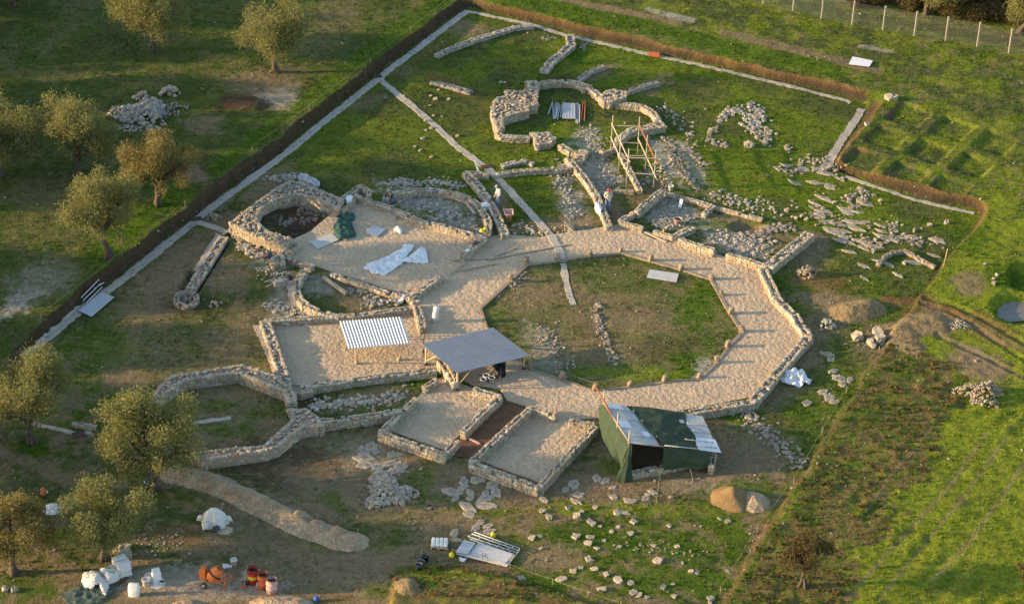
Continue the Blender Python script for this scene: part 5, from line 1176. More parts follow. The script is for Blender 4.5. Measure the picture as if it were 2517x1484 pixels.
# bundle in the clover ruin
gsheet('corrugated_sheet', T(2, 0, (570, 955), (690, 962), (693, 1105), (568, 1098)), 'galv', 'light corrugated sheet lying among pipes inside the clover ruin', 'sheet', 9, .025, .16, 4)
pipes('steel_pipes', 'white and blue grey pipes left of the sheet in the clover ruin', [L(2, 0, 480, 950, 490, 1095), L(2, 0, 505, 955, 498, 1095), L(2, 0, 520, 955, 508, 1098, .12), L(2, 0, 535, 955, 512, 1090, .1), L(2, 0, 548, 965, 525, 1100), L(2, 0, 565, 970, 552, 1080), L(2, 0, 478, 945, 440, 1055, .1)], 'galv', .04)
pipes('steel_pipes', 'grey coupled pipes right of the sheet in the clover ruin', [L(2, 0, 702, 950, 697, 1135), L(2, 0, 715, 955, 710, 1140), L(2, 0, 730, 970, 725, 1135, .1)], 'pipe', .045)
pipes('steel_pipes', 'rusty and grey pipes rightmost of the bundle in the clover ruin', [L(2, 0, 760, 945, 738, 1115), L(2, 0, 780, 950, 770, 1110)], 'rust', .045)

cloth(T(1, 1, (880, 575), (950, 590), (955, 640), (885, 665), (930, 670), (965, 790), (810, 830), (770, 760), (765, 690), (830, 590)), None, 'tealtarp', 'crumpled teal tarpaulin heaped on the sand court', 'tarpaulin', 'tarpaulin', fold=.55, up=.10, sc=1.8)
cloth(T(1, 1, (1395, 860), (1500, 870), (1480, 915), (1400, 1015), (1560, 895), (1605, 910), (1628, 1035), (1410, 1030), (1230, 1142), (1110, 1130), (1085, 1100), (1032, 1080), (1070, 1045), (1180, 1005), (1395, 900)), None, 'plastic', 'white plastic sheet twisted on the middle of the sand court', 'plastic sheet', 'plastic_sheet', fold=.35, up=.08, sc=1.6, seed=5)
cloth(T(1, 1, (1335, 695), (1370, 705), (1398, 745), (1380, 770), (1320, 765), (1315, 720)), None, 'cloth', 'small crumpled paper sack on the sand court', 'sack', 'paper_sack', fold=.4, up=.06, sc=3, st=.08)
cloth(T(1, 1, (430, 240), (465, 212), (510, 225), (640, 300), (635, 330), (590, 335), (500, 290), (450, 270)), None, 'greycloth', 'mottled grey cloth over stones at the top of the brown apse', 'cloth', 'ground_cloth', fold=.5, up=.25, seed=7)
cloth(T(3, 2, (285, 690), (345, 655), (410, 640), (440, 665), (475, 650), (520, 710), (558, 740), (540, 775), (500, 760), (470, 795), (400, 785), (300, 760), (265, 715)), None, 'plastic', 'crumpled white plastic sheet outside the east outer wall', 'plastic sheet', 'plastic_sheet', fold=.6, up=.08, seed=9, sc=2.5)
cloth(T(1, 3, (1905, 1060), (1975, 1070), (1965, 1105), (1925, 1095)), None, 'plastic', 'small white rag at the lower left of the stack of sheets', 'rag', 'rag', fold=.25, up=.05)
cloth(T(1, 1, (1400, 1325), (1440, 1330), (1390, 1385), (1345, 1390)), None, 'plastic', 'white rag on stones at the end of the grassy apse', 'rag', 'rag', fold=.3, up=.2)
cloth(T(1, 1, (2110, 490), (2160, 475), (2200, 510), (2120, 515)), None, 'plastic', 'white rag on the curved wall left of the standing man', 'rag', 'rag', fold=.2, up=.5)
cloth(T(1, 1, (880, 420), (935, 415), (930, 460), (880, 470)), None, 'plastic', 'bluish white rag on the forked buttress wall', 'rag', 'rag', fold=.2, up=.6)
cloth(T(1, 1, (140, 940), (200, 945), (205, 975), (130, 985), (125, 965)), None, M['dark'], 'dark blue bag on the stones west of the sand court', 'bag', 'bag', fold=.5, up=.15)
cloth(T(2, 1, (1490, 785), (1545, 778), (1552, 805), (1490, 810)), None, 'plastic', 'white bag at the foot of the wall with the yellow tube', 'bag', 'bag', fold=.4, up=.12)
cloth(T(2, 1, (2095, 990), (2165, 1000), (2160, 1018), (2100, 1010)), None, 'whiteboard', 'thin white strip on the sand below the sunlit wall end', 'strip', 'plastic_strip', fold=.05, up=.04)
cloth(T(2, 2, (2205, 590), (2330, 570), (2335, 700), (2270, 710), (2210, 665)) if False else T(1, 2, (2215, 610), (2260, 575), (2330, 580), (2335, 690), (2260, 710), (2205, 660)), None, 'black', 'heap of black plastic bags under the grey roof edge', 'bags', 'plastic_bags', fold=1.0, up=.15, sc=3.2)
cloth(T(2, 1, (872, 490), (905, 470), (930, 530), (915, 552), (880, 530)), None, 'plastic', 'white and red bags on the diagonal wall beside the red capped man', 'bags', 'plastic_bags', fold=.5, up=.55)
gsheet('white_board', T(2, 1, (1640, 497), (1668, 505), (1652, 540), (1625, 530)), 'whiteboard', 'small white board leaning in the rubble room', 'board', 0, z=.1, z_tilt=.35)

def beam(name, a, b, w, h, matn, label, cat, z=None, zz=0.0):
    p, q = G(*a, zz), G(*b, zz); d = q-p; Ln = np.linalg.norm(d[:2]); mb = MB(); c = (p+q)/2
    mb.box((c[0], c[1], c[2]+h/2+.02), (Ln, w, h), math.atan2(d[1], d[0]), 0, -math.atan2(d[2], Ln)); bpy_o = mb.build(name, M[matn]); mod = bpy_o.modifiers.new('bevel', 'BEVEL'); mod.width = .012; mod.segments = 2
    return tag(bpy_o, label, cat)
beam('concrete_beam', T(1, 1, (1240, 585)), T(1, 1, (1340, 630)), .30, .12, 'concrete', 'short pale concrete block on the sand court under the seated man', 'beam', zz=.05)
beam('timber', T(1, 1, (665, 1175)), T(1, 1, (880, 1325)), .22, .2, 'oldwood', 'old squared timber lying in the grassy apse', 'timber')
beam('concrete_beam', T(1, 1, (1970, 505)), T(1, 1, (2055, 610)), .16, .14, 'concrete', 'slim pale beam lying in the rubble apse', 'beam', zz=.15)
beam('timber', T(2, 1, (1320, 760)), T(2, 1, (1520, 852)), .2, .1, 'oldwood', 'plank on the sand along the wall with the yellow tube', 'plank', zz=.05)
beam('timber', T(1, 1, (1840, 1020)), T(1, 1, (2180, 1000)), .12, .05, 'oldwood', 'left of the long planks on the sand where court meets ring walk', 'plank', zz=.07)
beam('timber', T(1, 1, (2180, 1010)), T(2, 1, (620, 875)), .14, .05, 'oldwood', 'longest plank across the ring walk over the gravel path', 'plank', zz=.08)
beam('timber', T(1, 1, (1920, 1110)), T(1, 1, (2260, 1045)), .12, .05, 'oldwood', 'lower of the long planks on the sand where court meets ring walk', 'plank', zz=.07)
beam('timber', T(1, 1, (2190, 1000)), T(2, 1, (150, 902)), .12, .05, 'oldwood', 'upper of the long planks on the sand where court meets ring walk', 'plank', zz=.07)
beam('timber', T(1, 1, (1810, 1160)), T(1, 1, (1960, 1040)), .12, .05, 'oldwood', 'slanting short plank at the mouth of the sand court', 'plank', zz=.09)
beam('timber', T(1, 2, (2000, 1270)), T(1, 2, (2100, 1320)), .16, .04, 'pink', 'pale pinkish board lying on the red earth passage', 'plank', zz=.03)
beam('steel_channel', T(1, 1, (2050, 155)), T(1, 1, (2085, 260)), .14, .06, 'galv', 'grey metal channel lying on the diagonal wall top', 'channel', zz=.5)
mb = MB(); a = W2(*T(2, 1, (1475, 795)), .05); b = W2(*T(2, 1, (1497, 725)), .55); mb.path([a, b], .045, 8); tag(mb.build('yellow_tube', M['yellow']), 'yellow tube leaning on the sunlit wall by the white bag', 'tube')
mb = MB(); a = G(*T(3, 1, (1765, 1060))); mb.path([a-[0, 0, .2], a+[.12, 0, 1.35]], .03, 7); tag(mb.build('stake', M['wood']), 'lone wooden stake by the east boundary', 'stake')
for x, y, lab in [(T(1, 0, (1158, 705)) + ('dark drain cover where the long gravel path starts',)), (T(0, 1, (1792, 635)) + ('dark drain cover at the path junction by the west building',)), (T(1, 1, (2160, 157)) + ('rusty drain cover where the gravel path meets the ruins',)), (T(0, 2, (720, 1232)) + ('dark drain cover left of the big olive tree',))]:
    p = G(x, y, .05); mb = MB(); mb.box(p, (.75, .5, .06), .35)
    for k in range(5): mb.box(p+np.array([math.cos(.35), math.sin(.35), 0])*(k-2)*.13+[0, 0, .034], (.05, .42, .012), .35)
    tag(mb.build('drain_cover', M['rim']), lab, 'drain cover')
p = G(*T(2, 0, (1412, 512)), .1); mb = MB(); mb.box(p, (.85, .5, .22), -.2); mb.box(p+[0, 0, .12], (.7, .38, .05), -.2); o = mb.build('crate', M['redorange']); tag(o, 'orange brown crate on the far gravel path', 'crate')

# ------------------------------------------------------------------ mounds
def mound(spine, hgt, wid, matn, label, cat, name, seed=3, st=.12, lump=.25, PW=1.0):
    S = np.array([G(x, y)[:2] for x, y in spine]); b0 = S.min(0)-wid-.4; b1 = S.max(0)+wid+.4
    nx, ny = int((b1[0]-b0[0])/st), int((b1[1]-b0[1])/st); X, Y = np.meshgrid(np.linspace(b0[0], b1[0], nx), np.linspace(b0[1], b1[1], ny), indexing='ij')
    d = dpoly(X, Y, [tuple(s) for s in S], False) if len(S) > 1 else np.hypot(X-S[0, 0], Y-S[0, 1])
    d = d+.30*wid*(fbm(X, Y, seed, 1.1, 3)-.5)*2*.6
    z = np.clip(1-d/wid, -.15, 1); z = np.where(z > 0, z**PW, z)*hgt*(1-lump+2*lump*fbm(X, Y, seed+1, 1.4, 3))+lump*.25*hgt*(fbm(X, Y, seed+2, 4, 3)-.5)*(z > 0)
    P = np.stack([X, Y, Hs(X, Y)+z-.03], -1); mb = MB()
    keep = d < wid*1.1
    i, j = np.meshgrid(np.arange(nx-1), np.arange(ny-1), indexing='ij'); a = (i*ny+j).ravel(); F = np.stack([a, a+ny, a+ny+1, a+1], 1)
    F = F[keep.ravel()[F].all(1)]
    used = np.unique(F); mp = np.full(nx*ny, -1); mp[used] = np.arange(len(used)); mb.add(P.reshape(-1, 3)[used], mp[F], 0, True)
    return tag(mb.build(name, M[matn]), label, cat)
mound([(436, 1166), (520, 1185), (600, 1222), (680, 1262), (760, 1300), (840, 1328), (868, 1332)], .5, .98, 'heap', 'long windrow of pale sand running down from the big olive tree', 'sand heap', 'sand_heap', 101, lump=.45)
for x, y, h, w, l in [(735, 1280, .85, .85, 'warm sand lump in the middle of the long windrow'), (778, 1300, .8, .85, 'sand lump right of the middle on the long windrow'), (828, 1318, .8, .9, 'rounded dirty sand lump at the lower end of the long windrow'), (665, 1256, .7, .85, 'brown sand lump in the upper half of the long windrow'), (590, 1222, .68, .85, 'low brown lump in the upper third of the long windrow'), (520, 1192, .65, .8, 'low brown lump near the top of the long windrow')]:
    mound([(x, y)], h, w, 'darksand', l, 'sand heap', 'sand_heap', int(x))
mound([(1800, 1228)], .95, 1.25, 'ochre', 'ochre gravel cone beside the lower right boundary', 'gravel heap', 'gravel_heap', 7, .1, .1)
mound([(1850, 1233)], .5, 1.1, 'heap', 'grey sand heap leaning on the ochre gravel cone', 'sand heap', 'sand_heap', 8, .1, .1)
mound([(2085, 770), (2130, 758)], .6, 1.3, 'earthheap', 'brown earth mound with grassy top near the right boundary', 'earth mound', 'earth_mound', 12)
mound([(2200, 815), (2240, 800), (2290, 795)], .3, 1.6, 'earthheap', 'broad trampled earth mound where the wheel ruts begin', 'earth mound', 'earth_mound', 14)
mound([(700, 1490), (650, 1492), (730, 1494)], .5, 1.0, 'heap', 'pale sand heap below the oil drums at the bottom edge', 'sand heap', 'sand_heap', 15)
mound([(470, 1488), (440, 1490)], .3, .6, 'heap', 'low sand heap at the bottom edge below the mixer', 'sand heap', 'sand_heap', 16)
mound([(1000, 1440)], .38, .85, 'earthheap', 'grassy earth mound below the dark buckets', 'earth mound', 'earth_mound', 17)
mound([(129, 1250)], .3, .62, 'white', 'heap of white lime powder under the bottom left trees', 'lime heap', 'lime_heap', 18)
mound([(385, 1432)], .08, .75, 'white', 'thin spread of white powder under the buckets and sacks', 'lime heap', 'lime_heap', 19)
mound([(2240, 850)], .22, 1.2, 'earthheap', 'low stony earth bank below the trampled mound', 'earth mound', 'earth_mound', 20)
for pts, lab in [([(2437, 745), (2462, 735), (2530, 742), (2540, 785), (2480, 790), (2445, 775)], 'grey water pool at the right edge')]:
    mb = MB(); W = [W2(x, y, .0)[:2] for x, y in pts]; patch(mb, W, [], .5, lambda x, y: x*0-.04); tag(mb.build('water', M['water']), lab, None, None, 'structure')

# ------------------------------------------------------------------ bags, buckets, drums
def bucket(x, y, r, h, matn, label, z=0.0, inner='dark', name='bucket', tilt=0, cat='bucket'):
    p = G(x, y, z); t = thing(name, p, label, cat)
    mb = MB(); R = Matrix.Rotation(tilt, 3, 'Y'); mb.lathe([(0, 0), (r*.82, 0), (r, h), (r*1.06, h), (r*1.06, h-.03)], p, 18, 0, R); mb.lathe([(r*.97, h), (r*.85, .06), (0, .06)], p, 18, 0, R); mb.build('body', M[matn], t)
    mb = MB(); mb.lathe([(r*.93, h*.75), (0, h*.75)], p, 18, 0, R); mb.build('contents', M[inner], t)
    mb = MB(); a = [np.array(R@Vector((r*1.05*math.cos(k), r*.5*math.sin(k), h+r*.25*math.sin(k)-.02)))+p for k in np.linspace(0, math.pi, 9)]; mb.path(a, .012, 5); mb.build('handle', M['pipe'], t)
    return t
bucket(*T(0, 3, (2135, 1122)), .19, .36, 'white', 'pale bucket standing behind the oil drums', 0, 'white')
bucket(*T(1, 2, (2128, 757)), .19, .32, 'white', 'white bucket before the black bags, the nearest of three'); bucket(*T(1, 2, (2155, 725)), .2, .34, 'white', 'white bucket before the black bags, the farthest of three'); bucket(*T(1, 2, (2205, 745)), .2, .34, 'white', 'white bucket before the black bags, the right one of three')
bucket(*T(2, 1, (1560, 368)), .19, .36, 'white', 'white bucket at the top of the slanting grey wall face', 0, 'white'); bucket(*T(2, 1, (1622, 675)), .28, .42, 'pink', 'big pinkish tub in the rubble room')
bucket(*T(1, 3, (1540, 1165)), .2, .34, 'dark', 'dark grey bucket, the nearest of the row in the grass'); bucket(*T(1, 3, (1560, 1130)), .2, .3, 'dark', 'dark grey bucket, the middle of the row in the grass'); bucket(*T(1, 3, (1600, 1085)), .2, .34, 'black', 'black bucket, the farthest of the row in the grass'); bucket(*T(1, 3, (1588, 1098)), .1, .14, 'blue', 'small blue can between the dark buckets')
bucket(*T(0, 3, (1335, 1310)), .22, .42, 'white', 'white bucket at the left of the powder patch', 0, 'white'); bucket(*T(0, 3, (1368, 1275)), .24, .42, 'white', 'white bucket with green print behind the powder patch', 0, 'white'); bucket(*T(0, 3, (1483, 1300)), .15, .2, 'white', 'small white tub at the right of the powder patch')
bucket(*T(0, 3, (2240, 1305)), .16, .22, 'dark', 'dark bucket left of the yellow banded oil drum')
def sack(x, y, w, h, d, matn, label, yaw=0, lean=.15, name='sack'):
    p = G(x, y); mb = MB(); nu, nv = 16, 8; P = np.zeros((nu+1, nv, 3))
    for i in range(nu+1):
        a = 2*math.pi*i/nu
        for j in range(nv):
            g_ = j/(nv-1); k = (.92+.12*math.sin(math.pi*g_))*(1 if g_ < .8 else 1-.15*(g_-.8)/.2); dd = d*(1-.75*max(0, g_-.55)/.45)
            P[i, j] = (w/2*k*np.sign(math.cos(a))*abs(math.cos(a))**.6, dd/2*np.sign(math.sin(a))*abs(math.sin(a))**.6+lean*g_*h, h*g_+.02*math.sin(a*5)*g_)
    c_, s_ = math.cos(yaw), math.sin(yaw); Q = P.copy(); Q[..., 0] = P[..., 0]*c_-P[..., 1]*s_; Q[..., 1] = P[..., 0]*s_+P[..., 1]*c_
    mb.grid(Q+p, 0, True); mb.add(Q[:-1, -1]+p, [tuple(range(nu))], 0); return tag(mb.build(name, M[matn]), label, 'sack')
sack(*T(0, 3, (1225, 1405)), .62, .75, .3, 'white', 'full white sack standing alone right of the grey tarpaulin', 0)
sack(*T(0, 3, (1435, 1285)), .5, .75, .3, 'white', 'white sack tipped back behind the powder patch', .4, .35)
def drum(x, y, mats_, label, bands=None):
    p = W2(x, y, .88); p[2] = float(Hs(p[0], p[1])); t = thing('oil_drum', p, label, 'oil drum')
    mb = MB(); r = .30; prof = [(0, 0), (r, 0), (r, .26), (r+.018, .28), (r, .30), (r, .56), (r+.018, .58), (r, .60), (r, .87), (r+.012, .88), (r-.012, .88), (r-.015, .60), (r-.015, .05), (0, .05)]
    mb.lathe(prof, p, 26); mb.build('body', M[mats_], t)
    mb = MB(); mb.lathe([(r-.02, .62), (0, .62)], p, 20); mb.build('contents', M['rim'], t)
    mb = MB(); mb.lathe([(r+.012, .87), (r+.02, .89), (r-.01, .90), (r-.02, .86)], p, 26); mb.build('rim', M['rim'], t)
    if bands: mb = MB(); mb.lathe([(r+.003, .34), (r+.004, .35), (r+.004, .52), (r+.003, .53)], p, 26); mb.build('band', M['yellow'], t)
    return t
drum(*T(0, 3, (2308, 1160)), 'red', 'red open oil drum with a yellow band, leftmost of three', True); drum(*T(0, 3, (2400, 1200)), 'redorange', 'faded orange oil drum, the middle of three'); drum(*T(0, 3, (2480, 1245)), 'pink', 'worn pale pink oil drum, rightmost of three')
def tool(name, a, za, b, zb, headfn, label, cat, hm):
    p = G(*a, za); q = G(*b, zb); t = thing(name, G(*b), label, cat); mb = MB(); mb.path([p, q], .018, 7); mb.build('handle', M['wood'], t); mb = MB(); headfn(mb, p, q); mb.build('head', M[hm], t)
tool('broom', T(0, 3, (2262, 1250)), .9, T(0, 3, (2225, 1335)), .06, lambda mb, p, q: mb.box(q, (.30, .10, .14), .6), 'broom with pale handle leaning on the yellow banded drum', 'broom', 'redorange')
def blade(mb, p, q):
    d = (q-p)/np.linalg.norm(q-p); s = np.array([.8, -.6, 0]); n = np.cross(d, s); P = np.array([[q+d*(.34*v)+s*(u*.13*(1 if v < .7 else 1-(v-.7)*2.2))+n*(.03*(u*u)) for v in np.linspace(0, 1, 6)] for u in (-1, -.5, 0, .5, 1)]); mb.grid(P); mb.grid(P-n*.006, flip=True)
tool('shovel', T(0, 3, (2370, 1290)), .95, T(0, 3, (2358, 1325)), .26, blade, 'shovel leaning on the middle oil drum', 'shovel', 'concrete')
# stack of cement bags
def pillow(mb, c, dims, yaw, m=0):
    nu, nv = 9, 7; u = np.linspace(-1, 1, nu)[:, None]; v = np.linspace(-1, 1, nv)[None]
    hgt = dims[2]/2*np.clip((1-u**6)*(1-v**6), 0, 1)**.5; X = u*dims[0]/2+0*v; Y = v*dims[1]/2+0*u; c_, s_ = math.cos(yaw), math.sin(yaw)
    for sg in (1, -1):
        P = np.stack([X*c_-Y*s_+c[0], X*s_+Y*c_+c[1], sg*hgt+c[2]], -1); mb.grid(P, m, True, sg < 0)
t0 = G(*T(0, 3, (1030, 1245)))
yw = .62
for st_, (ox, oy), n, lab in [(0, (-.12, -.10), 5, 'front'), (1, (.42, .42), 8, 'rear')]:
    for k in range(n):
        for s_ in (-1, 1):
            c0 = t0+np.array([ox, oy, .08+k*.115]); d = np.array([math.cos(yw+1.57), math.sin(yw+1.57), 0])*s_*.24
            mb = MB(); pillow(mb, c0+d+[rnd.uniform(-.03, .03), rnd.uniform(-.03, .03), 0], (.75, .47, .13), yw+rnd.uniform(-.05, .05)); o = mb.build('cement_bag', M['white'])
            top_ = k == n-1
            tag(o, ('white cement bag on top of the ' if top_ else 'white cement bag within the ')+lab+' half of the bag stack'+(', left one' if top_ and s_ > 0 else (', right one' if top_ else '')), 'cement bag', None if top_ else 'cement bags in the %s half of the stack' % lab)
            if top_ and st_ == 0:
                for q in range(3): mb = MB(); mb.box(c0+d+[.12*(q-1), 0, .066], (.07, .2, .006), yw); mb.build('green_print', M['green'], o)
p = G(*T(1, 3, (1730, 955)), .02)
t = thing('pallet', p, 'small pallet of white blocks in the grass left of the sheets', 'pallet'); mb = MB(); 
for k in range(5): mb.box(p+np.array([.0, -.3+k*.15, .1]), (.95, .11, .03), -.1)
for k in (-.4, 0, .4): mb.box(p+np.array([k, 0, .04]), (.1, .7, .08), -.1)
mb.build('boards', M['oldwood'], t)
mb = MB()
for a in range(4):
    for b in range(3): pillow(mb, p+np.array([-.33+a*.22, -.22+b*.22, .22+.02*rnd.random()]), (.23, .24, .24), -.1)
mb.build('blocks', M['white'], t)
cloth(T(0, 3, (555, 1395), (740, 1292), (900, 1275), (1010, 1290), (1088, 1290), (1040, 1370), (930, 1465), (780, 1482), (640, 1484), (600, 1460)), None, 'greentarp', 'grey green tarpaulin spread on the ground before the bag stack', 'tarpaulin', 'tarpaulin', fold=.16, up=.05, seed=21)
cloth(T(0, 3, (1000, 1290), (1060, 1220), (1140, 1170), (1205, 1205), (1140, 1270), (1080, 1310)), None, 'soil', 'dirt covered end of the tarpaulin right of the bag stack', 'tarpaulin', 'tarpaulin', fold=.12, up=.05, seed=22)
cw = [W2(*T(0, 3, (870, 1290)))[:2]]
cloth(T(0, 3, (750, 1235), (770, 1200), (850, 1195), (900, 1215), (975, 1250), (995, 1300), (985, 1380), (960, 1408), (920, 1350), (905, 1325), (840, 1345), (775, 1340), (745, 1280)), lambda x, y: .45*np.exp(-((x-cw[0][0])**2+(y-cw[0][1])**2)/.30), 'cloth', 'off white cloth thrown over something on the grey green tarpaulin', 'cloth', 'cover_cloth', fold=.25, up=.10, seed=23, st=.09)
# covered mound
p = G(527, 1285); mb = MB(); nu, nv = 34, 14; P = np.zeros((nu+1, nv, 3))
for i in range(nu+1):
    a = 2*math.pi*i/nu
    for j in range(nv):
        g_ = j/(nv-1); r = (1-g_)**.45*(.72+.07*math.sin(a*5+g_*2)+.05*math.sin(a*9+1)); P[i, j] = p+np.array([r*math.cos(a)*1.05, r*math.sin(a)*.85, 1.0*g_**.8-.02+.05*math.sin(a*4)*g_*(1-g_)*4])
mb.grid(P, 0, True)
for sx, sy in ((-.95, .05), (.95, .1), (-.5, -.75)): leaf = None; mb.path([p+[sx*.6, sy*.6, .35], p+[sx*.85, sy, .28], p+[sx*1.02, sy*1.1, .12]], [.14, .17, .05], 8)
tag(mb.build('covered_pile', M['cloth']), 'dome shaped pile wrapped in white sheeting below the big olive tree', 'covered pile')
mound([(555, 1302)], .08, .7, 'sand', 'thin sand skirt beside the wrapped white pile', 'sand heap', 'sand_heap', 31)
cloth(T(0, 3, (1940, 775), (2005, 775), (2008, 805), (1945, 810)), None, 'dark', 'dark bag at the foot of the wrapped white pile', 'bag', 'bag', fold=.4, up=.12, st=.08)
gsheet('white_board', T(0, 3, (372, 480), (435, 458), (442, 478), (400, 502)), 'whiteboard', 'small white board on the grass at the lower left under the red bag', 'board', 0, z=.1)
cloth(T(0, 3, (372, 440), (410, 432), (422, 465), (385, 482)), None, M['redorange'], 'red bag on a small white board among the lower left trees', 'bag', 'bag', fold=.5, up=.22, st=.07)
mb = MB(); a = G(*T(0, 3, (1322, 410)), .05); b = G(*T(0, 3, (1388, 400)), .95); mb.path([a, b], .05, 8); mb.stones([b+[-.03, 0, -.02]], [(.12, .1, .14)], [0], jit=.05); tag(mb.build('tool_roll', M['blue']), 'blue rolled bag leaning on the trunk of the big olive tree', 'bag')
mb = MB(); pts = T(1, 3, (2030, 1070)); 
for k in range(9):
    q = G(*T(0, 3, (2035+rnd.uniform(0, 75), 1120+rnd.uniform(0, 35)))); mb.stones([q+[0, 0, .05]], [(.07, .06, .05)], [rnd.random()*3], jit=.1)
tag(mb.build('plaster_lumps', M['white']), 'little white lumps beside the pale bucket', 'plaster lumps')
for c_, r_, x, y, nm, mt, lab in [(1, 3, 1840, 1055, 'plastic_can', 'yellow', 'yellow can in the grass left of the stack of sheets'), (1, 3, 2218, 872, 'plastic_can', 'yellow', 'small yellow can above the scaffold ladder frames'), (1, 3, 605, 1455, 'plastic_can', 'blue', 'blue can by the bottom edge'), (1, 1, 2115, 800, 'hard_hat', 'yellow', 'yellow hard hat at the wall end, the left one'), (1, 1, 2145, 788, 'hard_hat', 'yellow', 'yellow hard hat at the wall end, the right one')]:
    p = G(*T(c_, r_, (x, y)), .5 if nm == 'hard_hat' else .02); mb = MB()
    if nm == 'hard_hat': mb.lathe([(.18, 0), (.15, .02), (.13, .10), (.07, .15), (0, .165)], p, 16)
    else: mb.lathe([(0, 0), (.13, 0), (.14, .03), (.14, .2), (.07, .26), (.05, .30), (0, .30)], p, 14)
    tag(mb.build(nm, M[mt]), lab, nm.replace('_', ' '))
cloth(T(1, 1, (2030, 845), (2080, 838), (2078, 858), (2030, 870)), None, 'dark', 'dark tool bag on the wall stub at the court mouth', 'bag', 'bag', fold=.3, up=.5, st=.08); cloth(T(1, 1, (1965, 910), (2005, 905), (2008, 925), (1970, 930)), None, 'plastic', 'white packet on the wall stub at the court mouth', 'packet', 'packet', fold=.1, up=.48, st=.08)
# standing stone
p = W2(*T(1, 2, (1683, 195)), .05); mb = MB(); mb.lathe([(0, 0), (.17, 0), (.19, .35), (.18, .8), (.21, .95), (.15, 1.06), (0, 1.08)], p, 14, 0, Matrix.Rotation(.12, 3, 'Y')); tag(mb.build('standing_stone', M['white']), 'white rounded stone pillar standing on the ring walk', 'pillar')

# ------------------------------------------------------------------ concrete mixer
p = G(*T(0, 3, (1955, 1320))); t = thing('concrete_mixer', p, 'orange concrete mixer standing left of the oil drums', 'concrete mixer')
ex = np.array([1.0, -.22, 0]); ex /= np.linalg.norm(ex); ey = np.array([-ex[1], ex[0], 0]); ez = np.array([0, 0, 1.]); Lm = lambda a, b, c: p+ex*a+ey*b+ez*c
ax_ = Vector(ex*.55+ey*.35+ez*.75).normalized(); Rm = ax_.to_track_quat('Z', 'Y').to_matrix()
mb = MB(); mb.lathe([(0, -.42), (.22, -.42), (.34, -.22), (.37, 0), (.34, .16), (.22, .40), (.20, .42), (.18, .40), (.30, .14), (.30, -.1), (0, -.2)], Lm(.05, 0, .82), 26, 0, Rm); d = mb.build('drum', M['orange'], t)
mb = MB(); mb.lathe([(.372, -.04), (.395, -.03), (.395, .05), (.365, .06)], Lm(.05, 0, .82), 26, 0, Rm); mb.build('ring_gear', M['rubber'], d)
mb = MB(); yaw = math.atan2(ex[1], ex[0]); mb.box(Lm(-.58, 0, .80), (.34, .42, .58), yaw); mb.box(Lm(-.58, 0, 1.10), (.30, .38, .04), yaw); o = mb.build('motor_box', M['orange'], t); mod = o.modifiers.new('bevel', 'BEVEL'); mod.width = .03; mod.segments = 2
mb = MB(); mb.path([Lm(-.6, 0, .45), Lm(-.2, 0, .42), Lm(.4, 0, .42), Lm(.72, 0, .66)], .045, 8); mb.path([Lm(-.45, 0, .5), Lm(-.45, -.3, .12), Lm(-.45, .3, .12), Lm(-.45, 0, .5)], .03, 7); mb.path([Lm(.62, 0, .6), Lm(.62, -.05, .02)], .035, 7); mb.path([Lm(.62, -.28, .03), Lm(.62, .25, .03)], .03, 7); mb.path([Lm(-.2, -.05, .42), Lm(.62, -.1, .25)], .025, 6); mb.build('frame', M['orange'], t)
for s_ in (-1, 1):
    mb = MB(); Rw = Vector(ey).to_track_quat('Z', 'Y').to_matrix(); mb.lathe([(.0, -.04), (.17, -.04), (.19, 0), (.17, .04), (0, .04)], Lm(-.45, s_*.34, .19), 20, 0, Rw); w = mb.build('wheel', M['rubber'], t); mb = MB(); mb.lathe([(0, -.05), (.1, -.05), (.1, .05), (0, .05)], Lm(-.45, s_*.34, .19), 14, 0, Rw); mb.build('rim', M['concrete'], w)
mb = MB(); Rw = Vector(ex*.5-ey).to_track_quat('Z', 'Y').to_matrix(); c0 = Lm(.78, -.15, .82)
ring = [np.array(Rw@Vector((.27*math.cos(a), .27*math.sin(a), 0)))+c0 for a in np.linspace(0, 2*math.pi, 25)]; mb.path(ring, .018, 6, cap=False)
for a in (0, 2.1, 4.2): mb.path([c0, np.array(Rw@Vector((.27*math.cos(a), .27*math.sin(a), 0)))+c0], .014, 6)
mb.path([c0, Lm(.45, 0, .8)], .02, 6); mb.build('hand_wheel', M['redorange'], t)

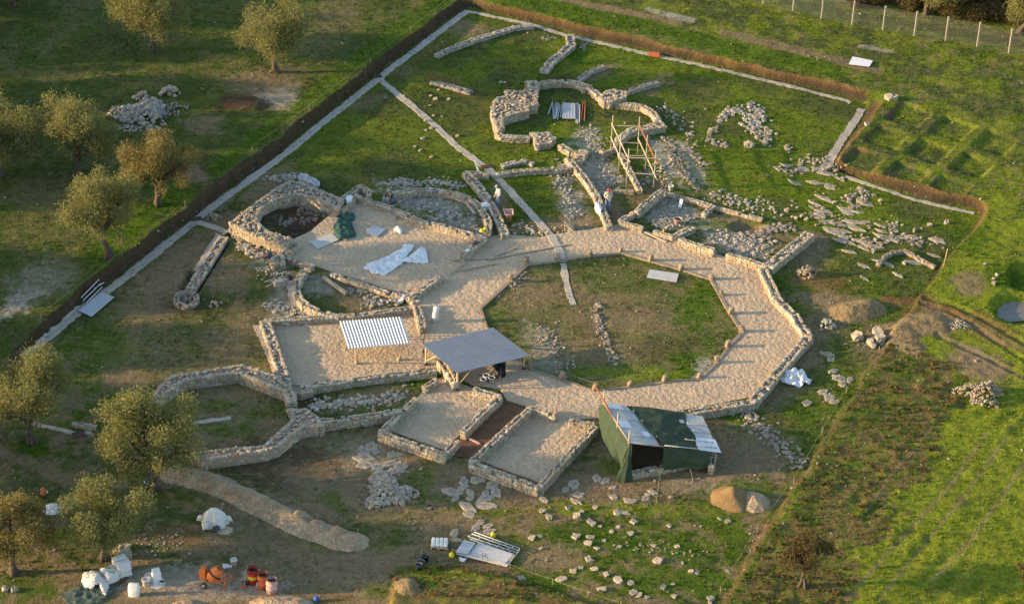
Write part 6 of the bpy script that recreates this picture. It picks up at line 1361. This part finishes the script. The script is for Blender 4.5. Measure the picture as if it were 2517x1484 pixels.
# ------------------------------------------------------------------ wheelbarrows
def wheelbarrow(x, y, yaw, label, flip=False):
    p = G(x, y); t = thing('wheelbarrow', p, label, 'wheelbarrow'); Rz = np.array(Matrix.Rotation(yaw, 3, 'Z'))
    if flip: Rz = Rz@np.array(Matrix.Rotation(math.pi, 3, 'X')); off = np.array([0, 0, .68])
    else: off = np.zeros(3)
    w = lambda a, b, c: Rz@np.array([a, b, c])+p+off
    mb = MB(); lo = [(-.28, -.2, .36), (.22, -.16, .34), (.22, .16, .34), (-.28, .2, .36)]; hi = [(-.42, -.34, .62), (.46, -.28, .66), (.46, .28, .66), (-.42, .34, .62)]
    V = np.array([w(*a) for a in lo+hi]); F = [(0, 1, 2, 3)]+[(i, (i+1) % 4, 4+(i+1) % 4, 4+i) for i in range(4)]; mb.add(V, F); V2 = np.array([w(a*.95, b*.92, c+.015) for a, b, c in lo+hi]); mb.add(V2, [f[::-1] for f in F])
    mb.path([w(*hi[0]), w(*hi[1]), w(*hi[2]), w(*hi[3]), w(*hi[0])], .02, 6); mb.build('tray', M['pink'] if not flip else M['concrete'], t)
    mb = MB(); [mb.path([w(-1.0, s*.30, .58), w(-.5, s*.28, .40), w(.3, s*.12, .32), w(.62, s*.06, .2)], .02, 6) for s in (-1, 1)]; [mb.path([w(-.35, s*.24, .38), w(-.42, s*.26, .0), w(-.3, s*.2, .34)], .018, 6) for s in (-1, 1)]; mb.build('frame', M['redorange'] if not flip else M['pipe'], t)
    mb = MB(); Rw = Matrix(Rz.tolist()) @ Matrix.Rotation(math.pi/2, 3, 'X'); mb.lathe([(0, -.03), (.15, -.04), (.18, 0), (.15, .04), (0, .03)], w(.64, 0, .18), 18, 0, Rw); mb.build('wheel', M['rubber'], t)
wheelbarrow(*T(2, 1, (78, 640)), -1.45, 'wheelbarrow with pinkish tray near the man in the grey blue cap')
wheelbarrow(*T(1, 1, (275, 1230)), .2, 'upturned grey wheelbarrow west of the grassy apse', True)

# ------------------------------------------------------------------ scaffold frame
bs_ = {'a': (1501, 377), 'b': (1567, 380), 'c': (1521, 420), 'd': (1586, 420), 'e': (1539, 460), 'f': (1606, 463)}
up_ = {k: W2(x, y, 0) for k, (x, y) in bs_.items()}; t = thing('scaffold_tower', W2(1555, 420, 0), 'open pipe and plank scaffold frame before the clover ruin', 'scaffold')
for k, q in up_.items():
    mb = MB(); mb.path([q, q+[.05*rnd.uniform(-1, 1), .05, 3.0 if k not in 'cd' else 2.8]], .045, 7); mb.build('upright', M['oldwood'] if k in 'abd' else M['pipe'], t)
U = lambda k, z: up_[k]+np.array([0, 0, z])
for a, b, z0, z1, mt in [('a', 'e', 2.25, 2.25, 'wood'), ('a', 'e', 1.15, 1.15, 'wood'), ('b', 'f', 2.3, 2.2, 'rust'), ('b', 'f', 1.2, 1.1, 'wood'), ('a', 'b', 2.2, 2.25, 'wood'), ('e', 'f', 2.3, 2.35, 'wood'), ('e', 'f', 1.1, 1.1, 'wood'), ('c', 'd', 1.15, 1.2, 'oldwood'), ('a', 'b', .9, .9, 'oldwood')]:
    p0, p1 = U(a, z0), U(b, z1); d = (p1-p0); p0, p1 = p0-d*.05, p1+d*.12; mb = MB(); mb.path([p0, p1], .05, 4, smooth=False); mb.build('rail', M['oldwood' if mt == 'wood' else mt], t)

# ------------------------------------------------------------------ fence beyond the dig
fz = [((140-18, 38), 0), ((393, 103), 0), ((653, 172), 0), ((933, 232), 0), ((1214, 278), 0), ((1501, 331), 0), ((1785, 376), 0), ((2074, 427), 0), ((2364, 486), 0)]
fp = [G(*T(3, 0, q)) for q, _ in fz]; fp = [fp[0]*2-fp[1]] + fp + [fp[-1]*2-fp[-2]]
t = thing('wire_fence', fp[5], 'wire mesh fence on pale concrete posts at the top right', 'fence')
for q in fp:
    mb = MB(); mb.box(q+[0, 0, 1.02], (.13, .13, 2.15), .2); mb.build('post', M['concrete'], t)
mb = MB()
for a, b in zip(fp[:-1], fp[1:]):
    for k in np.linspace(.06, 1.95, 16): mb.path([a+[0, -.08, k], b+[0, -.08, k]], .006, 3, cap=False)
    for f in np.linspace(.02, .98, 20): q = a*(1-f)+b*f; mb.path([q+[0, -.08, .03], q+[0, -.08, 1.98]], .005, 3, cap=False)
mb.build('wire_mesh', M['wire'], t)
# boundary ropes
def rope(pts, label, h=.55, nposts=None):
    P = [G(x, y, 0) for x, y in pts]; t = thing('rope_barrier', P[0], label, 'rope barrier')
    for q in P: mb = MB(); mb.path([q-[0, 0, .1], q+[0, 0, h+.05]], .016, 6); mb.build('peg', M['oldwood'], t)
    mb = MB(); Q = []
    for a, b in zip(P[:-1], P[1:]):
        for k in np.linspace(0, 1, 8): Q.append(a*(1-k)+b*k+[0, 0, h-.06*math.sin(math.pi*k)])
    mb.path(Q, .009, 5); mb.build('rope', M['rope'], t)
rope([T(1, 3, (1850, 1040)), T(2, 3, (90, 1175)), T(2, 3, (480, 1310)), T(2, 3, (800, 1420)), T(2, 3, (1100, 1520))], 'yellow rope on pegs along the raised bottom field', .4)
rope([(2160, 868), (2080, 968), (2020, 1070), (1950, 1190), (1860, 1310), (1770, 1460)], 'thin rope on pegs along the lower right boundary', .5)
rope([(100, 785), (300, 630), (455, 508)], 'thin rope on pegs along the west bank beside the leaning olive tree', .4); rope([(620, 372), (760, 270), (910, 155), (1010, 78), (1110, 0)], 'thin rope on pegs along the far left bank', .4)
rope([(1310, 905), (1382, 925), (1462, 952), (1600, 925), (1700, 905)], 'thin rope strung low across the bottom of the grass court', .35); rope([(430, 1170), (640, 1175), (780, 1275), (880, 1310)], 'thin rope on pegs behind the long sand windrow', .3)

# ------------------------------------------------------------------ people
def skin_mesh(name, V, E, Rr, mt, parent, sub=1):
    me = bpy.data.meshes.new(name); me.from_pydata([tuple(v) for v in V], E, []); o = bpy.data.objects.new(name, me); col.objects.link(o); me.materials.append(M[mt])
    md = o.modifiers.new('skin', 'SKIN'); md.use_smooth_shade = True
    for i, r in enumerate(Rr): me.skin_vertices[0].data[i].radius = (r, r) if not hasattr(r, '__len__') else r
    me.skin_vertices[0].data[0].use_root = True
    sb = o.modifiers.new('subdivision', 'SUBSURF'); sb.levels = sub; sb.render_levels = sub
    o.parent = parent; return o
def person(at, yaw, J, label, shirt, trousers, cap, scale=1.0):
    """J: joints in metres, x right, y forward, z up"""
    t = thing('person', at, label, 'person'); t.rotation_euler = (0, 0, yaw); t.scale = (scale,)*3
    J = {k: np.array(v, float) for k, v in J.items()}; keys = list(J)
    V = []; E = []; R_ = []; ix = {}
    def add(k, p, r, par=None):
        ix[k] = len(V); V.append(np.array(p, float)); R_.append(r)
        if par is not None: E.append((ix[par], ix[k]))
    add('pelvis', J['pelvis'], (.15, .11)); add('waist', J['pelvis']*.55+J['chest']*.45, (.13, .10), 'pelvis'); add('chest', J['chest'], (.165, .11), 'waist'); add('neck', J['neck'], .058, 'chest'); add('chin', J['neck']*.45+J['head']*.55, .075, 'neck'); add('head', J['head'], (.085, .10), 'chin'); add('crown', J['head']+(J['head']-J['neck'])*.45, .07, 'head')
    for s in 'lr':
        sh = J['sh'+s]; add('sh'+s, sh, .062, 'chest'); add('el'+s, J['el'+s], .045, 'sh'+s); add('wr'+s, J['wr'+s], .032, 'el'+s)
        d = J['wr'+s]-J['el'+s]; d /= np.linalg.norm(d); sd2 = np.cross(d, [0, 1, .3]); sd2 /= np.linalg.norm(sd2); add('pa'+s, J['wr'+s]+d*.07, .034, 'wr'+s)
        for k, (o_, ln) in enumerate([(-.03, .06), (-.01, .075), (.012, .07), (.032, .055)]):
            b = J['wr'+s]+d*.10+sd2*o_; add(f'f{k}{s}', b, .012, 'pa'+s); add(f'g{k}{s}', b+d*ln*.8+np.array([0, .03, 0]), .009, f'f{k}{s}')
        add('th'+s, J['wr'+s]+d*.06+sd2*.05+np.array([0, .04, 0]), .012, 'pa'+s)
        add('hip'+s, J['hip'+s], .085, 'pelvis'); add('kn'+s, J['kn'+s], .056, 'hip'+s); add('an'+s, J['an'+s], .04, 'kn'+s); add('toe'+s, J['toe'+s], .042, 'an'+s)
    skin_mesh('body', V, E, R_, 'skin', t)
    sub = lambda ks, es, rs, nm, mt: skin_mesh(nm, [V[ix[k]] if isinstance(k, str) else k for k in ks], es, rs, mt, t)
    sub(['pelvis', 'waist', 'chest', 'shl', 'ell', 'wrl', 'shr', 'elr', 'wrr'], [(0, 1), (1, 2), (2, 3), (3, 4), (4, 5), (2, 6), (6, 7), (7, 8)], [(.175, .135), (.155, .125), (.185, .135), .085, .066, .05, .085, .066, .05], 'shirt', shirt)
    sub(['pelvis', 'hipl', 'knl', 'anl', 'hipr', 'knr', 'anr'], [(0, 1), (1, 2), (2, 3), (0, 4), (4, 5), (5, 6)], [(.165, .125), .108, .082, .072, .108, .082, .072], 'trousers', trousers)
    for s in 'lr': skin_mesh('shoe', [J['an'+s]-[0, .04, .05], J['toe'+s]], [(0, 1)], [.055, .05], 'dark', t)
    h = J['head']; upv = (J['head']-J['neck'])/np.linalg.norm(J['head']-J['neck']); f = np.array([0, 1.0, -.05]); Rq = np.array(Vector(upv).to_track_quat('Z', 'Y').to_matrix())
    mb = MB()
    mb.lathe([(.108, .03), (.112, .06), (.10, .11), (.06, .145), (0, .155)], h, 18, 0, Rq); br = h+upv*.05; P = np.array([[br+np.array([u*.085, .09+.085*v*(1-u*u*.5), -.02*v]) for v in (0, .5, 1)] for u in np.linspace(-1, 1, 7)]); mb.grid(P); mb.grid(P-[0, 0, .012], flip=True)
    o = bpy.data.objects.new; ORIG['_local'] = np.zeros(3)
    def local(mbx, nm, mt):
        ob = mbx.build(nm, M[mt], origin=(0, 0, 0)); ob.parent = t; return ob
    local(mb, 'cap', cap)
    mb = MB(); mb.lathe([(.09, -.045), (.103, -.01), (.104, .035)], h-np.array([0, .02, 0]), 16, 0, Rq); local(mb, 'hair', 'hair')
    mb = MB(); mb.path([h+[0, .085, .02], h+[0, .115, -.02], h+[0, .09, -.03]], [.012, .018, .012], 6); local(mb, 'nose', 'skin')
    for s in (-1, 1): mb = MB(); mb.stones([h+[s*.035, .092, .02]], [(.013, .008, .009)], [0], jit=.02); local(mb, 'eye', 'hair')
    return t
stand = dict(pelvis=(0, 0, .95), chest=(0, .01, 1.33), neck=(0, .02, 1.50), head=(0, .06, 1.62), shl=(-.19, 0, 1.42), ell=(-.26, -.02, 1.13), wrl=(-.08, .20, 1.08), shr=(.19, 0, 1.42), elr=(.26, -.02, 1.13), wrr=(.08, .20, 1.10),
             hipl=(-.10, 0, .90), knl=(-.11, .02, .50), anl=(-.12, 0, .10), toel=(-.13, .15, .05), hipr=(.10, 0, .90), knr=(.12, .02, .50), anr=(.14, 0, .10), toer=(.16, .15, .05))
p = W2(*T(2, 1, (980, 560)), 0); p[2] = float(Hs(p[0], p[1])); person(p, math.pi+.05, stand, 'man in red cap, pale shirt and jeans standing with hands held together', 'greyshirt', 'denim', 'redcap', 1.02)
st2 = dict(stand); st2.update(head=(0, .12, 1.60), neck=(0, .04, 1.49), ell=(-.23, .0, 1.12), wrl=(-.20, .14, .88), elr=(.23, .02, 1.12), wrr=(.18, .16, .90))
p = W2(*T(1, 1, (2265, 525)), 0); p[2] = float(Hs(p[0], p[1])); person(p, math.pi/2+.5, st2, 'man in grey blue cap and pale jacket standing beside the gravel path, looking down', 'greyshirt', 'denim', 'bluecap', 1.02)
sit = dict(pelvis=(0, 0, .16), chest=(0, .10, .54), neck=(0, .16, .70), head=(0, .20, .83), shl=(-.19, .08, .62), ell=(-.30, .20, .42), wrl=(-.20, .42, .38), shr=(.19, .08, .62), elr=(.30, .2, .40), wrr=(.15, .42, .26),
           hipl=(-.11, .05, .15), knl=(-.20, .42, .40), anl=(-.14, .62, .08), toel=(-.14, .76, .04), hipr=(.11, .05, .15), knr=(.22, .40, .30), anr=(.10, .58, .08), toer=(.10, .72, .04))
p = W2(*T(1, 1, (1290, 470)), .15); person(p, math.pi/2+.9, sit, 'man in dark green jacket crouching on the rubble at the apse wall', 'greenshirt', 'denim', 'concrete', 1.08)
